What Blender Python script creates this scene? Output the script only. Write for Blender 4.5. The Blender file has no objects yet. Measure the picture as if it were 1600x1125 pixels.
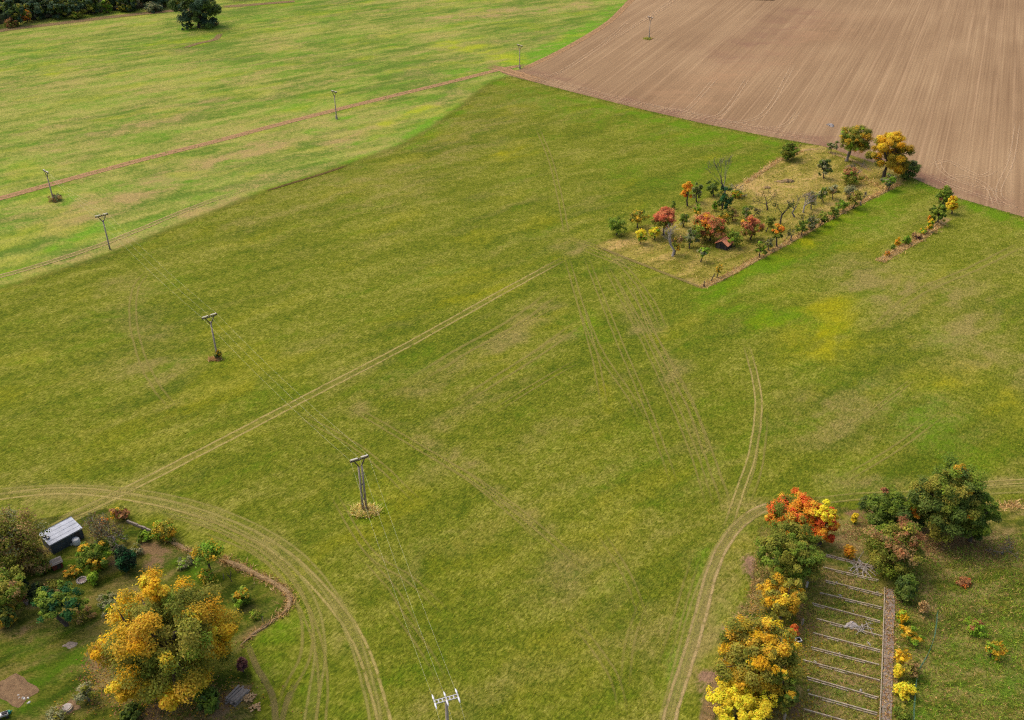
import bpy, math, random
import numpy as np
R = math.radians
scene = bpy.context.scene

# ---------------------------------------------------------------- camera
cam_data = bpy.data.cameras.new('camera')
cam_data.sensor_width = 36.0
cam_data.lens = 33.3
cam_data.clip_end = 9000
cam_data.clip_start = 1.0
cam = bpy.data.objects.new('camera', cam_data)
scene.collection.objects.link(cam)
cam.location = (0, 0, 95)
cam.rotation_euler = (R(90 - 32), 0, 0)
scene.camera = cam
scene.cycles.use_denoising = False
scene.cycles.filter_width = 1.2
scene.cycles.max_bounces = 8
scene.cycles.diffuse_bounces = 4
scene.cycles.glossy_bounces = 2
scene.cycles.transmission_bounces = 5
scene.cycles.transparent_max_bounces = 12
scene.render.resolution_x = 1024
scene.render.resolution_y = 720

# ---------------------------------------------------------------- light
SUN_AZ, SUN_EL = R(-62), R(56)          # from the left, a little beyond the field
world = bpy.data.worlds.new('World')
scene.world = world
world.use_nodes = True
wn = world.node_tree
sky = wn.nodes.new('ShaderNodeTexSky')
sky.sky_type = 'NISHITA'
sky.sun_disc = False
sky.sun_elevation = SUN_EL
sky.sun_rotation = SUN_AZ
sky.air_density = 1.0
sky.dust_density = 6.0
sky.ozone_density = 0.3
bg = wn.nodes['Background']
bg.inputs['Strength'].default_value = 0.15
wn.links.new(sky.outputs[0], bg.inputs[0])
sun_data = bpy.data.lights.new('sun', 'SUN')
sun_data.energy = 0.5
sun_data.angle = R(28)
sun_data.color = (1.0, 0.93, 0.80)
sun = bpy.data.objects.new('sun', sun_data)
scene.collection.objects.link(sun)
sun.rotation_euler = (R(90) - SUN_EL, 0, math.pi - SUN_AZ)
scene.view_settings.view_transform = 'Standard'
scene.view_settings.look = 'None'
scene.view_settings.gamma = 1.0
scene.view_settings.use_curve_mapping = False
scene.view_settings.exposure = 0.55

# ---------------------------------------------------------------- helpers
def lin(c):
    c = c / 255.0
    return c / 12.92 if c <= 0.04045 else ((c + 0.055) / 1.055) ** 2.4
def A(r, g, b, k=0.75):
    return (lin(r) * k, lin(g) * k, lin(b) * k)

def link(o, parent=None):
    scene.collection.objects.link(o)
    if parent is not None:
        o.parent = parent
    return o
def tag(o, label=None, cat=None, group=None, kind=None):
    if label: o['label'] = label
    if cat: o['category'] = cat
    if group: o['group'] = group
    if kind: o['kind'] = kind
    return o
def empty(name, loc, rz=0.0):
    o = bpy.data.objects.new(name, None)
    o.empty_display_size = 0.3
    o.location = loc
    o.rotation_euler = (0, 0, rz)
    return link(o)
def mesh_from(name, V, F, mat, parent=None, smooth=False, attrs=None, loc=None):
    """V (n,3) array, F (m,k) array of one face size, or list of faces."""
    me = bpy.data.meshes.new(name)
    if isinstance(F, np.ndarray):
        V = np.asarray(V, dtype=np.float32)
        n, m, k = len(V), F.shape[0], F.shape[1]
        me.vertices.add(n); me.vertices.foreach_set('co', V.ravel())
        me.loops.add(m * k); me.loops.foreach_set('vertex_index', F.astype(np.int32).ravel())
        me.polygons.add(m)
        me.polygons.foreach_set('loop_start', np.arange(0, m * k, k, dtype=np.int32))
        me.update(calc_edges=True)
    else:
        me.from_pydata([tuple(v) for v in V], [], F)
        me.update()
    if attrs:
        for key, arr in attrs.items():
            arr = np.asarray(arr, dtype=np.float32)
            if arr.ndim == 1:
                at = me.attributes.new(key, 'FLOAT', 'POINT'); at.data.foreach_set('value', arr)
            else:
                at = me.attributes.new(key, 'FLOAT_COLOR', 'POINT')
                c4 = np.ones((len(arr), 4), dtype=np.float32); c4[:, :3] = arr
                at.data.foreach_set('color', c4.ravel())
    if smooth:
        me.polygons.foreach_set('use_smooth', np.ones(len(me.polygons), dtype=bool))
    me.materials.append(mat)
    o = bpy.data.objects.new(name, me)
    if loc: o.location = loc
    return link(o, parent)

class MB:
    def __init__(s): s.V = []; s.F = []
    def box(s, c, size, rz=0.0, rx=0.0, ry=0.0):
        cx, cy, cz = c; hx, hy, hz = size[0] / 2, size[1] / 2, size[2] / 2
        n = len(s.V)
        for X, Y, Z in ((-hx,-hy,-hz),(hx,-hy,-hz),(hx,hy,-hz),(-hx,hy,-hz),(-hx,-hy,hz),(hx,-hy,hz),(hx,hy,hz),(-hx,hy,hz)):
            Y, Z = Y*math.cos(rx)-Z*math.sin(rx), Y*math.sin(rx)+Z*math.cos(rx)
            X, Z = X*math.cos(ry)+Z*math.sin(ry), -X*math.sin(ry)+Z*math.cos(ry)
            X, Y = X*math.cos(rz)-Y*math.sin(rz), X*math.sin(rz)+Y*math.cos(rz)
            s.V.append((cx+X, cy+Y, cz+Z))
        for f in ((3,2,1,0),(4,5,6,7),(0,1,5,4),(1,2,6,5),(2,3,7,6),(3,0,4,7)):
            s.F.append(tuple(n+i for i in f))
        return s
    def tube(s, pts, rad, sides=8, cap=True):
        pts = [np.array(p, dtype=float) for p in pts]
        if not hasattr(rad, '__len__'): rad = [rad] * len(pts)
        n = len(s.V); ref = np.array((0.31, 0.17, 0.93))
        for i, p in enumerate(pts):
            d = pts[min(i+1, len(pts)-1)] - pts[max(i-1, 0)]
            d = d / (np.linalg.norm(d) + 1e-9)
            if abs(d @ ref) > 0.95: u = np.cross(d, (1, 0, 0))
            else: u = np.cross(d, ref)
            u /= np.linalg.norm(u); v = np.cross(d, u)
            for k in range(sides):
                a = 2*math.pi*k/sides
                s.V.append(tuple(p + rad[i]*(math.cos(a)*u + math.sin(a)*v)))
        for i in range(len(pts)-1):
            for k in range(sides):
                a = n+i*sides+k; b = n+i*sides+(k+1) % sides
                s.F.append((a, b, b+sides, a+sides))
        if cap:
            s.F.append(tuple(n+k for k in range(sides))[::-1])
            s.F.append(tuple(n+(len(pts)-1)*sides+k for k in range(sides)))
        return s
    def poly(s, pts):
        n = len(s.V); s.V += [tuple(p) for p in pts]; s.F.append(tuple(range(n, n+len(pts)))); return s
    def build(s, name, mat, parent=None, smooth=False, loc=None):
        return mesh_from(name, s.V, s.F, mat, parent, smooth, loc=loc)

# ---------------------------------------------------------------- materials
class NT:
    def __init__(s, name):
        s.m = bpy.data.materials.new(name); s.m.use_nodes = True
        s.t = s.m.node_tree; s.t.nodes.clear()
        s.out = s.t.nodes.new('ShaderNodeOutputMaterial')
        tc = s.t.nodes.new('ShaderNodeTexCoord'); s.obj = tc.outputs['Object']
    def n(s, typ, ins=None, **props):
        nd = s.t.nodes.new(typ)
        for k, v in props.items(): setattr(nd, k, v)
        if ins:
            for k, v in ins.items():
                sock = nd.inputs[k]
                if isinstance(v, bpy.types.NodeSocket): s.t.links.new(v, sock)
                else:
                    if sock.type == 'RGBA' and len(v) == 3: v = (*v, 1)
                    sock.default_value = v
        return nd
    def noise(s, scale, detail=3.0, rough=0.55, vec=None, dist=0.0):
        return s.n('ShaderNodeTexNoise', {'Vector': vec or s.obj, 'Scale': scale, 'Detail': detail, 'Roughness': rough, 'Distortion': dist}).outputs['Fac']
    def mapping(s, rot=0.0, scale=(1,1,1), loc=(0,0,0)):
        v = s.n('ShaderNodeMapping', {'Vector': s.obj, 'Rotation': (0,0,rot), 'Location': loc}).outputs[0]
        return s.n('ShaderNodeMapping', {'Vector': v, 'Scale': scale}).outputs[0]
    def ramp(s, fac, stops):
        nd = s.n('ShaderNodeValToRGB', {'Fac': fac}); e = nd.color_ramp.elements
        while len(e) < len(stops): e.new(0.5)
        for i, (p, c) in enumerate(stops):
            e[i].position = p; e[i].color = (*c, 1) if len(c) == 3 else c
        return nd.outputs[0]
    def val(s, fac, lo, hi, a=0.0, b=1.0, smooth=True):
        return s.n('ShaderNodeMapRange', {'Value': fac, 'From Min': lo, 'From Max': hi, 'To Min': a, 'To Max': b}, interpolation_type='SMOOTHSTEP' if smooth else 'LINEAR').outputs[0]
    def mix(s, fac, a, b, mode='MIX'):
        nd = s.n('ShaderNodeMix', None, data_type='RGBA', blend_type=mode)
        for sock, v in ((nd.inputs[0], fac), (nd.inputs[6], a), (nd.inputs[7], b)):
            if isinstance(v, bpy.types.NodeSocket): s.t.links.new(v, sock)
            else: sock.default_value = (*v, 1) if hasattr(v, '__len__') and len(v) == 3 else v
        return nd.outputs[2]
    def math(s, op, a, b=0.0, clamp=False):
        nd = s.n('ShaderNodeMath', None, operation=op, use_clamp=clamp)
        for i, v in enumerate((a, b)):
            if isinstance(v, bpy.types.NodeSocket): s.t.links.new(v, nd.inputs[i])
            else: nd.inputs[i].default_value = v
        return nd.outputs[0]
    def attr(s, name, out='Fac'):
        return s.n('ShaderNodeAttribute', None, attribute_name=name).outputs[out]
    def bump(s, h, strength=0.5, dist=0.1):
        return s.n('ShaderNodeBump', {'Height': h, 'Strength': strength, 'Distance': dist}).outputs[0]
    def finish(s, color, rough=0.9, normal=None, alpha=None, spec=0.2, metal=0.0, transl=None):
        ins = {'Base Color': color, 'Roughness': rough, 'Specular IOR Level': spec, 'Metallic': metal}
        if normal is not None: ins['Normal'] = normal
        sh = s.n('ShaderNodeBsdfPrincipled', ins).outputs[0]
        if transl:
            t = s.n('ShaderNodeBsdfTranslucent', {'Color': color}).outputs[0]
            mx = s.n('ShaderNodeMixShader', {0: transl}); s.t.links.new(sh, mx.inputs[1]); s.t.links.new(t, mx.inputs[2]); sh = mx.outputs[0]
        if alpha is not None:
            t = s.n('ShaderNodeBsdfTransparent').outputs[0]
            mx = s.n('ShaderNodeMixShader', {0: alpha}); s.t.links.new(t, mx.inputs[1]); s.t.links.new(sh, mx.inputs[2]); sh = mx.outputs[0]
        s.t.links.new(sh, s.out.inputs[0])
        return s.m

def grass_mat(name, dark, mid, light, dry, lush, yel, rot, edge=True, edge_amp=1.6, edge_soft=0.5, contrast=0.3, bare=(0.16, 0.10, 0.06), fs=1.0):
    """low-frequency growth pattern comes from the sheet's own attributes, the fine grain from noise"""
    n = NT(name)
    m2 = n.noise(0.6 * fs, 4, 0.68)
    fine = n.noise(1.0, 3, 0.68, n.mapping(rot, (1.5 * fs, 3.0 * fs, 1)), 0.5)
    k = n.math('SUBTRACT', m2, 0.5)
    kf = n.math('ADD', k, n.math('MULTIPLY', n.math('SUBTRACT', fine, 0.5), 0.8))
    f = n.math('ADD', n.attr('lo'), n.math('MULTIPLY', kf, 0.85))
    c = n.ramp(f, [(0.25, dark), (0.50, mid), (0.78, light)])
    def layer(c, key, colour, amt, lo=0.08, hi=1.0, w=1.3, top=0.85):
        at = n.attr(key)
        x = n.math('ADD', at, n.math('MULTIPLY', n.math('MULTIPLY', amt, w), n.val(at, 0.0, 0.5)))
        return n.mix(n.val(x, lo, hi, 0, top, False), c, colour)
    c = layer(c, 'dry', dry, kf)
    c = layer(c, 'lush', lush, n.math('MULTIPLY', k, -1.0))
    c = layer(c, 'yel', yel, k)
    c = layer(c, 'bare', n.mix(m2, bare, tuple(v * 1.7 for v in bare)), kf, 0.2, 0.7, 1.4, 1.0)
    c = n.mix(1.0, c, n.val(fine, 0.28, 0.72, 1 - contrast, 1 + contrast, False), 'MULTIPLY')
    nb = n.bump(fine, 0.7, 0.22 / fs)
    al = None
    if edge:
        al = n.val(n.math('ADD', n.attr('edge'), n.math('MULTIPLY', kf, edge_amp * 2)), -edge_soft, edge_soft)
    return n.finish(c, 0.95, nb, al, spec=0.04)

# lattice noise for growth patterns
_lat = np.random.default_rng(5).random((4, 256, 256))
def vnoise(x, y, ch=0):
    xi = np.floor(x).astype(int); yi = np.floor(y).astype(int); fx = x - xi; fy = y - yi
    fx = fx * fx * (3 - 2 * fx); fy = fy * fy * (3 - 2 * fy); L = _lat[ch]
    a = L[xi % 256, yi % 256]; b = L[(xi + 1) % 256, yi % 256]; c = L[xi % 256, (yi + 1) % 256]; d = L[(xi + 1) % 256, (yi + 1) % 256]
    return (a * (1 - fx) + b * fx) * (1 - fy) + (c * (1 - fx) + d * fx) * fy
def fbm(Pt, rot, sx, sy, ch=0, octs=3, off=0.0):
    """pattern stretched along direction rot (radians from +X); sx, sy: feature length along and across in metres"""
    x = Pt[:, 0] * math.cos(rot) + Pt[:, 1] * math.sin(rot); y = -Pt[:, 0] * math.sin(rot) + Pt[:, 1] * math.cos(rot)
    v = 0; w = 0; amp = 1.0
    for o in range(octs):
        v = v + amp * vnoise(x / sx + off + 13.7 * o, y / sy + off * 1.7 + 7.1 * o, ch); w += amp
        amp *= 0.55; sx *= 0.5; sy *= 0.5
    return v / w
def sstep(x, lo, hi):
    t = np.clip((x - lo) / (hi - lo), 0, 1); return t * t * (3 - 2 * t)

GREEN = dict(dark=A(86,103,23), mid=A(115,122,33), light=A(148,146,62))
M = {}
M['ground'] = grass_mat('ground_grass', A(102,128,44), A(136,146,62), A(164,162,82), A(176,152,98), A(110,158,36), A(166,176,42), R(48), edge=False, contrast=0.20, fs=0.6)
M['meadow'] = M['ground']
M['mown'] = grass_mat('mown_grass', **GREEN, dry=A(150,136,78), lush=A(100,134,18), yel=A(158,154,18), rot=R(-52), edge_amp=2.2, edge_soft=2.6, contrast=0.42)
M['orchard'] = grass_mat('orchard_grass', A(120,118,40), A(152,142,62), A(174,156,80), A(196,164,104), A(112,120,34), A(150,150,40), R(-20), edge_amp=1.3, edge_soft=1.0, contrast=0.26)
M['lawn'] = grass_mat('garden_grass', A(60,74,18), A(92,98,30), A(120,114,50), A(146,124,78), A(78,110,18), A(120,130,24), R(10), edge_amp=0.6, contrast=0.34, bare=A(120,98,68,0.7), fs=1.6)
M['rough'] = grass_mat('rough_grass', A(78,88,28), A(116,112,48), A(148,136,76), A(162,134,92), A(90,126,28), A(146,146,26), R(75), edge_amp=0.8, contrast=0.36, bare=A(118,94,64,0.7), fs=1.5)

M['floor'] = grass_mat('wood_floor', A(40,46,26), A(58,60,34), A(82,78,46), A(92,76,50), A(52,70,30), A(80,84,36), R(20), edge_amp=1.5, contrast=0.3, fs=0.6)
def plough_mat():
    n = NT('tilled_soil')
    az = R(24.7)
    # furrows run along (sin az, cos az)
    v = n.mapping(az, (1, 1, 1))
    sep = n.n('ShaderNodeSeparateXYZ', {0: v}); x, y = sep.outputs[0], sep.outputs[1]
    def comb(a, b): return n.n('ShaderNodeCombineXYZ', {0: a, 1: b, 2: 0.0}).outputs[0]
    f1 = n.noise(1.0, 2, 0.5, comb(n.math('MULTIPLY', x, 1.5), n.math('MULTIPLY', y, 0.012)))
    f2 = n.noise(1.0, 3, 0.6, comb(n.math('MULTIPLY', x, 0.20), n.math('MULTIPLY', y, 0.006)))
    f3 = n.noise(1.0, 3, 0.6, comb(n.math('MULTIPLY', x, 0.07), n.math('MULTIPLY', y, 0.018)))
    cl = n.noise(1.6, 4, 0.7)
    bg_ = n.noise(0.012, 3, 0.5)
    f = n.math('ADD', n.math('MULTIPLY', f1, 0.36), n.math('MULTIPLY', f2, 0.30))
    f = n.math('ADD', f, n.math('ADD', n.math('MULTIPLY', f3, 0.18), n.math('MULTIPLY', bg_, 0.42)))
    f = n.math('SUBTRACT', f, 0.13)
    c = n.ramp(f, [(0.32, A(136,108,78)), (0.50, A(161,132,98)), (0.68, A(184,155,117))])
    # pale drill lines, evenly spaced
    wv = n.n('ShaderNodeTexWave', {'Vector': comb(x, n.math('MULTIPLY', y, 0.02)), 'Scale': 0.052, 'Distortion': 1.2, 'Detail': 1.0, 'Detail Scale': 0.6}, wave_type='BANDS', bands_direction='X').outputs['Fac']
    lines = n.math('MULTIPLY', n.val(wv, 0.90, 1.0), n.val(f1, 0.35, 0.7))
    c = n.mix(n.math('MULTIPLY', lines, 0.28), c, A(206,172,134))
    wv2 = n.n('ShaderNodeTexWave', {'Vector': comb(x, n.math('MULTIPLY', y, 0.01)), 'Scale': 0.30, 'Distortion': 1.5, 'Detail': 1.0}, wave_type='BANDS', bands_direction='X').outputs['Fac']
    c = n.mix(n.math('MULTIPLY', wv2, 0.14), c, A(112,80,60))
    c = n.mix(n.math('MULTIPLY', n.attr('dry'), 0.6), c, A(176,140,104))
    c = n.mix(n.math('MULTIPLY', n.attr('bare'), 0.6), c, A(134,98,80))
    c = n.mix(1.0, c, n.val(cl, 0.3, 0.7, 0.84, 1.14, False), 'MULTIPLY')
    nb = n.bump(cl, 0.6, 0.14)
    en = n.math('MULTIPLY', n.math('SUBTRACT', cl, 0.5), 2.4)
    al = n.val(n.math('ADD', n.attr('edge'), en), -0.3, 0.3)
    return n.finish(c, 0.95, nb, al, spec=0.1)
M['plough'] = plough_mat()

def track_mat(name, c1, c2, strength, ruts, breakup=0.5, rut_w=0.22, centre=0.0):
    """ribbon material: u runs -1..1 across, fade 0..1 at the ends; ruts at |u|=0.62"""
    n = NT(name)
    u = n.attr('u'); fade = n.attr('fade')
    nz = n.noise(0.9, 4, 0.65); nz2 = n.noise(0.25, 3, 0.6)
    w = n.math('ADD', u, n.math('MULTIPLY', n.math('SUBTRACT', nz2, 0.5), 0.35))
    au = n.math('ABSOLUTE', w)
    if ruts:
        d = n.math('ABSOLUTE', n.math('SUBTRACT', au, 0.60))
        prof = n.val(d, rut_w, rut_w * 0.25, 0, 1)
        if centre: prof = n.math('MAXIMUM', prof, n.math('MULTIPLY', n.val(au, 0.98, 0.65), centre))
    else:
        prof = n.val(au, 0.98, 0.55)
    a = n.math('MULTIPLY', prof, n.val(nz, 0.42 - breakup * 0.55, 0.42 + breakup * 0.25))
    a = n.math('MULTIPLY', a, n.math('MULTIPLY', fade, strength))
    c = n.mix(nz, c1, c2)
    vf = n.noise(4.0, 3, 0.7)
    c = n.mix(1.0, c, n.val(vf, 0.3, 0.7, 0.75, 1.25, False), 'MULTIPLY')
    nb = n.bump(vf, 0.6, 0.1)
    return n.finish(c, 0.95, nb, n.math('MINIMUM', a, 1.0), spec=0.1)
M['straw_track'] = track_mat('straw_track', A(166,152,80), A(190,172,108), 0.85, True, 0.3, 0.25, 0.15)
M['faint_track'] = track_mat('faint_track', A(152,144,68), A(176,162,92), 0.54, True, 0.6, 0.28)
M['headland_track'] = track_mat('headland_track', A(150,146,66), A(178,166,96), 0.66, True, 0.4, 0.26, 0.2)
M['worn_track'] = track_mat('worn_track', A(170,150,94), A(194,170,120), 0.9, True, 0.35, 0.28, 0.3)
M['dirt_track'] = track_mat('dirt_track', A(160,124,86), A(190,152,110), 1.0, True, 0.15, 0.45, 0.8)
M['soil_track'] = track_mat('soil_track', A(206,174,136), A(222,192,154), 0.6, True, 0.45, 0.22)
M['path'] = track_mat('trodden_path', A(142,128,72), A(166,146,92), 0.6, False, 0.9)
M['dry_strip'] = track_mat('dry_strip', A(166,138,88), A(196,166,114), 0.85, False, 0.85)
M['brown_strip'] = track_mat('brown_strip', A(126,104,70), A(160,134,94), 0.9, False, 0.7)
M['scarp'] = track_mat('scarp_soil', A(84,72,34), A(120,96,52), 0.95, False, 0.5)
M['lush_strip'] = track_mat('lush_strip', A(96,140,16), A(126,160,24), 0.85, False, 0.6)

def plain(name, c1, c2=None, scale=3.0, rough=0.8, metal=0.0, spec=0.3, bump=0.3, bd=0.02):
    n = NT(name); c2 = c2 or tuple(v * 0.7 for v in c1)
    z = n.noise(scale, 5, 0.65); z2 = n.noise(scale * 7, 3, 0.6)
    c = n.mix(n.val(n.math('ADD', n.math('MULTIPLY', z, 0.7), n.math('MULTIPLY', z2, 0.3)), 0.3, 0.7), c2, c1)
    return n.finish(c, rough, n.bump(z2, bump, bd), None, spec, metal)
def tint_mat(name, transl=None, rough=0.8, spec=0.15):
    n = NT(name)
    c = n.attr('tint', 'Color')
    return n.finish(c, rough, None, None, spec, 0.0, transl)
M['leaf'] = tint_mat('leaves', 0.42, 0.7)
M['blade'] = tint_mat('grass_blades', 0.2, 0.85)
M['bark'] = plain('bark', (0.11, 0.085, 0.062), (0.045, 0.034, 0.026), 4, 0.95)
M['bark_grey'] = plain('grey_bark', (0.24, 0.21, 0.17), (0.11, 0.095, 0.08), 4, 0.95)
M['bark_pale'] = plain('pale_bark', (0.42, 0.38, 0.34), (0.24, 0.2, 0.17), 4, 0.95)
M['concrete'] = plain('old_concrete', A(204,188,162), A(142,126,102), 1.6, 0.9)
M['concrete_post'] = plain('post_concrete', A(196,180,160), A(156,140,122), 2.5, 0.9)
M['steel'] = plain('rusty_steel', (0.13, 0.10, 0.08), (0.06, 0.045, 0.04), 6, 0.7, 0.2)
M['galv'] = plain('galvanised_steel', (0.46, 0.46, 0.45), (0.3, 0.3, 0.31), 6, 0.5, 0.3)
M['white'] = plain('white_paint', (0.56, 0.52, 0.45), (0.38, 0.35, 0.3), 5, 0.6)
M['insulator'] = plain('brown_porcelain', (0.10, 0.05, 0.035), (0.06, 0.03, 0.02), 9, 0.25, 0, 0.5, 0.0)
M['insulator_white'] = plain('white_porcelain', (0.7, 0.7, 0.72), (0.5, 0.5, 0.55), 9, 0.25, 0, 0.5, 0.0)
M['wire'] = plain('aluminium_wire', (0.62, 0.60, 0.42), (0.5, 0.48, 0.34), 3, 0.6, 0.1)
M['roof_metal'] = plain('pale_sheet_metal', A(192,200,214), A(148,156,168), 0.8, 0.45, 0.0, 0.5, 0.05)
M['wall_grey'] = plain('grey_cladding', A(90,98,102), A(66,74,78), 0.9, 0.7)
M['tile'] = plain('terracotta', A(250,170,126), A(228,140,100), 3.0, 0.85)
M['wood_dark'] = plain('dark_boards', (0.075, 0.06, 0.05), (0.035, 0.028, 0.024), 2, 0.9)
M['wood_grey'] = plain('weathered_wood', (0.30, 0.25, 0.2), (0.17, 0.14, 0.11), 3, 0.9)
M['wood_red'] = plain('red_brown_boards', (0.20, 0.05, 0.03), (0.11, 0.03, 0.02), 3, 0.85)
M['log_end'] = plain('cut_timber', A(226,190,136), A(178,138,92), 5, 0.9)
M['stone'] = plain('field_stone', (0.42, 0.38, 0.34), (0.26, 0.22, 0.2), 3, 0.95)
M['stone_white'] = plain('pale_stone', (0.62, 0.6, 0.55), (0.4, 0.38, 0.34), 5, 0.95)
M['plastic_white'] = plain('white_plastic', (0.66, 0.66, 0.64), (0.5, 0.5, 0.48), 3, 0.5)
M['plastic_teal'] = plain('teal_plastic', (0.02, 0.28, 0.20), (0.015, 0.2, 0.14), 3, 0.5)
M['rubber'] = plain('black_rubber', (0.03, 0.03, 0.032), (0.02, 0.02, 0.02), 6, 0.8)
M['soil'] = plain('bare_soil', A(150,122,88), A(110,86,60), 1.4, 0.98, bump=0.8, bd=0.1)
M['gravel'] = plain('grey_gravel', A(176,160,142), A(120,104,90), 5, 0.95, bump=0.8, bd=0.05)
M['ash'] = plain('ash', (0.34, 0.27, 0.25), (0.12, 0.09, 0.085), 2, 0.98)
M['fence_green'] = plain('green_coated_wire', (0.07, 0.17, 0.10), (0.05, 0.12, 0.08), 4, 0.6)

# ---------------------------------------------------------------- ground sheets
def seg_dist(Pt, line):
    d = np.full(len(Pt), 1e9)
    line = np.asarray(line, dtype=float)
    if len(line) == 1: return np.linalg.norm(Pt - line[0], axis=1)
    for a, b in zip(line[:-1], line[1:]):
        ab = b - a; t = np.clip(((Pt - a) @ ab) / (ab @ ab + 1e-12), 0, 1)
        d = np.minimum(d, np.linalg.norm(Pt - (a + t[:, None] * ab), axis=1))
    return d
def inside(Pt, poly):
    poly = np.asarray(poly, dtype=float); ins = np.zeros(len(Pt), dtype=bool)
    x, y = Pt[:, 0], Pt[:, 1]
    for (x1, y1), (x2, y2) in zip(poly, np.roll(poly, -1, axis=0)):
        c = ((y1 > y) != (y2 > y)) & (x < (x2 - x1) * (y - y1) / (y2 - y1 + 1e-12) + x1)
        ins ^= c
    return ins
def patches(Pt, lst):
    v = np.zeros(len(Pt))
    for pts, rad, s in lst:
        d = seg_dist(Pt, pts)
        v = np.maximum(v, s * np.exp(-(d / rad) ** 2))
    return v
def sheet(name, poly, z, res, mat, margin=2.0, label=None, rot=0.0, pat=(1.0, 0.0, 0.0, 0.0, .6), size=1.0, **lists):
    """pat: contrast of the growth pattern, general dryness, lushness, yellowness"""
    poly = np.asarray(poly, dtype=float)
    x0, y0 = poly.min(0) - margin; x1, y1 = poly.max(0) + margin
    nx, ny = int((x1 - x0) / res) + 2, int((y1 - y0) / res) + 2
    gx, gy = np.meshgrid(x0 + np.arange(nx) * res, y0 + np.arange(ny) * res, indexing='ij')
    Pt = np.stack([gx.ravel(), gy.ravel()], 1)
    d = seg_dist(Pt, np.vstack([poly, poly[:1]])); d = np.where(inside(Pt, poly), d, -d)
    idx = np.arange(nx * ny).reshape(nx, ny)
    F = np.stack([idx[:-1, :-1], idx[1:, :-1], idx[1:, 1:], idx[:-1, 1:]], -1).reshape(-1, 4)
    keep = (d[F] > -margin).any(1); F = F[keep]
    used = np.unique(F); remap = np.full(nx * ny, -1); remap[used] = np.arange(len(used)); F = remap[F]
    Pt = Pt[used]; d = d[used]
    V = np.column_stack([Pt, np.full(len(Pt), z)])
    S = size
    wob = np.column_stack([fbm(Pt, 0, 9*S, 9*S, 0, 2) - .5, fbm(Pt, 0, 9*S, 9*S, 1, 2) - .5]) * 7 * S
    Q = Pt + wob
    lo = 0.5 + pat[0] * (1.1 * (fbm(Q, rot, 16*S, 5*S, 0, 4) - .5) + 0.7 * (fbm(Pt, rot, 60*S, 40*S, 1, 3) - .5) + 0.7 * (fbm(Pt + wob*.3, rot, 50*S, 2.4*S, 2, 3) - .5))
    at = {'edge': d, 'lo': lo}
    fine_ = fbm(Q, rot, 5, 2.5, 3, 3, 1.1)
    nz = {'dry': fbm(Q, rot, 26*S, 6*S, 1, 4, 3.3), 'lush': fbm(Q, rot, 20*S, 6*S, 2, 4, 9.1), 'yel': fbm(Q, rot, 24*S, 9*S, 3, 4, 5.7), 'bare': fbm(Q, rot, 6*S, 6*S, 0, 3, 2.2)}
    for i, k in enumerate(('dry', 'lush', 'yel', 'bare')):
        v = patches(Q * 0.5 + Pt * 0.5, lists.get(k, []))
        v = v * (0.5 + 0.8 * sstep(nz[k], 0.3, 0.7)) * (0.45 + 1.0 * sstep(fine_, 0.35, 0.65))
        if i < 3 and pat[i + 1]: v = np.maximum(v, pat[4] * sstep(nz[k], 0.56 - 0.2 * pat[i + 1], 0.95 - 0.2 * pat[i + 1]))
        at[k] = v
    o = mesh_from(name, V, F, mat, attrs=at)
    return tag(o, label, kind='structure')

def spline(pts, step):
    P0 = [np.array(p, dtype=float) for p in pts]
    P0 = [2 * P0[0] - P0[1]] + P0 + [2 * P0[-1] - P0[-2]]
    out = []
    for i in range(1, len(P0) - 2):
        a, b, c, d = P0[i-1:i+3]; k = max(2, int(np.linalg.norm(c - b) / step))
        for t in np.arange(k) / k:
            out.append(0.5 * (2*b + (c-a)*t + (2*a-5*b+4*c-d)*t*t + (-a+3*b-3*c+d)*t**3))
    out.append(P0[-2]); return np.array(out)
ZT = [0.012]
def ribbon(name, pts, width, mat, fade=(6, 6), z=None, step=1.2, across=6, kind='structure', label=None):
    if z is None:
        z = ZT[0]; ZT[0] += 0.0012
    L = spline(pts, step); n = len(L)
    T = np.gradient(L, axis=0); T /= np.linalg.norm(T, axis=1)[:, None] + 1e-9
    Nn = np.column_stack([-T[:, 1], T[:, 0]])
    s = np.concatenate([[0], np.cumsum(np.linalg.norm(np.diff(L, axis=0), axis=1))])
    u = np.linspace(-1, 1, across + 1)
    Pt = L[:, None, :] + Nn[:, None, :] * (u[None, :, None] * width / 2)
    V = np.column_stack([Pt.reshape(-1, 2), np.full(n * (across + 1), z)])
    f = np.ones(n)
    if fade[0]: f = np.minimum(f, s / fade[0])
    if fade[1]: f = np.minimum(f, (s[-1] - s) / fade[1])
    idx = np.arange(n * (across + 1)).reshape(n, across + 1)
    F = np.stack([idx[:-1, :-1], idx[1:, :-1], idx[1:, 1:], idx[:-1, 1:]], -1).reshape(-1, 4)
    o = mesh_from(name, V, F, mat, attrs={'u': np.tile(u, n), 'fade': np.repeat(np.clip(f, 0, 1), across + 1)})
    return tag(o, label, kind=kind)

g0 = mesh_from('ground', np.array([(-4000, -3000, -0.006), (4000, -3000, -0.006), (4000, 6000, -0.006), (-4000, 6000, -0.006)]), np.array([[0, 1, 2, 3]]), M['ground'])
tag(g0, kind='structure')

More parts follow.
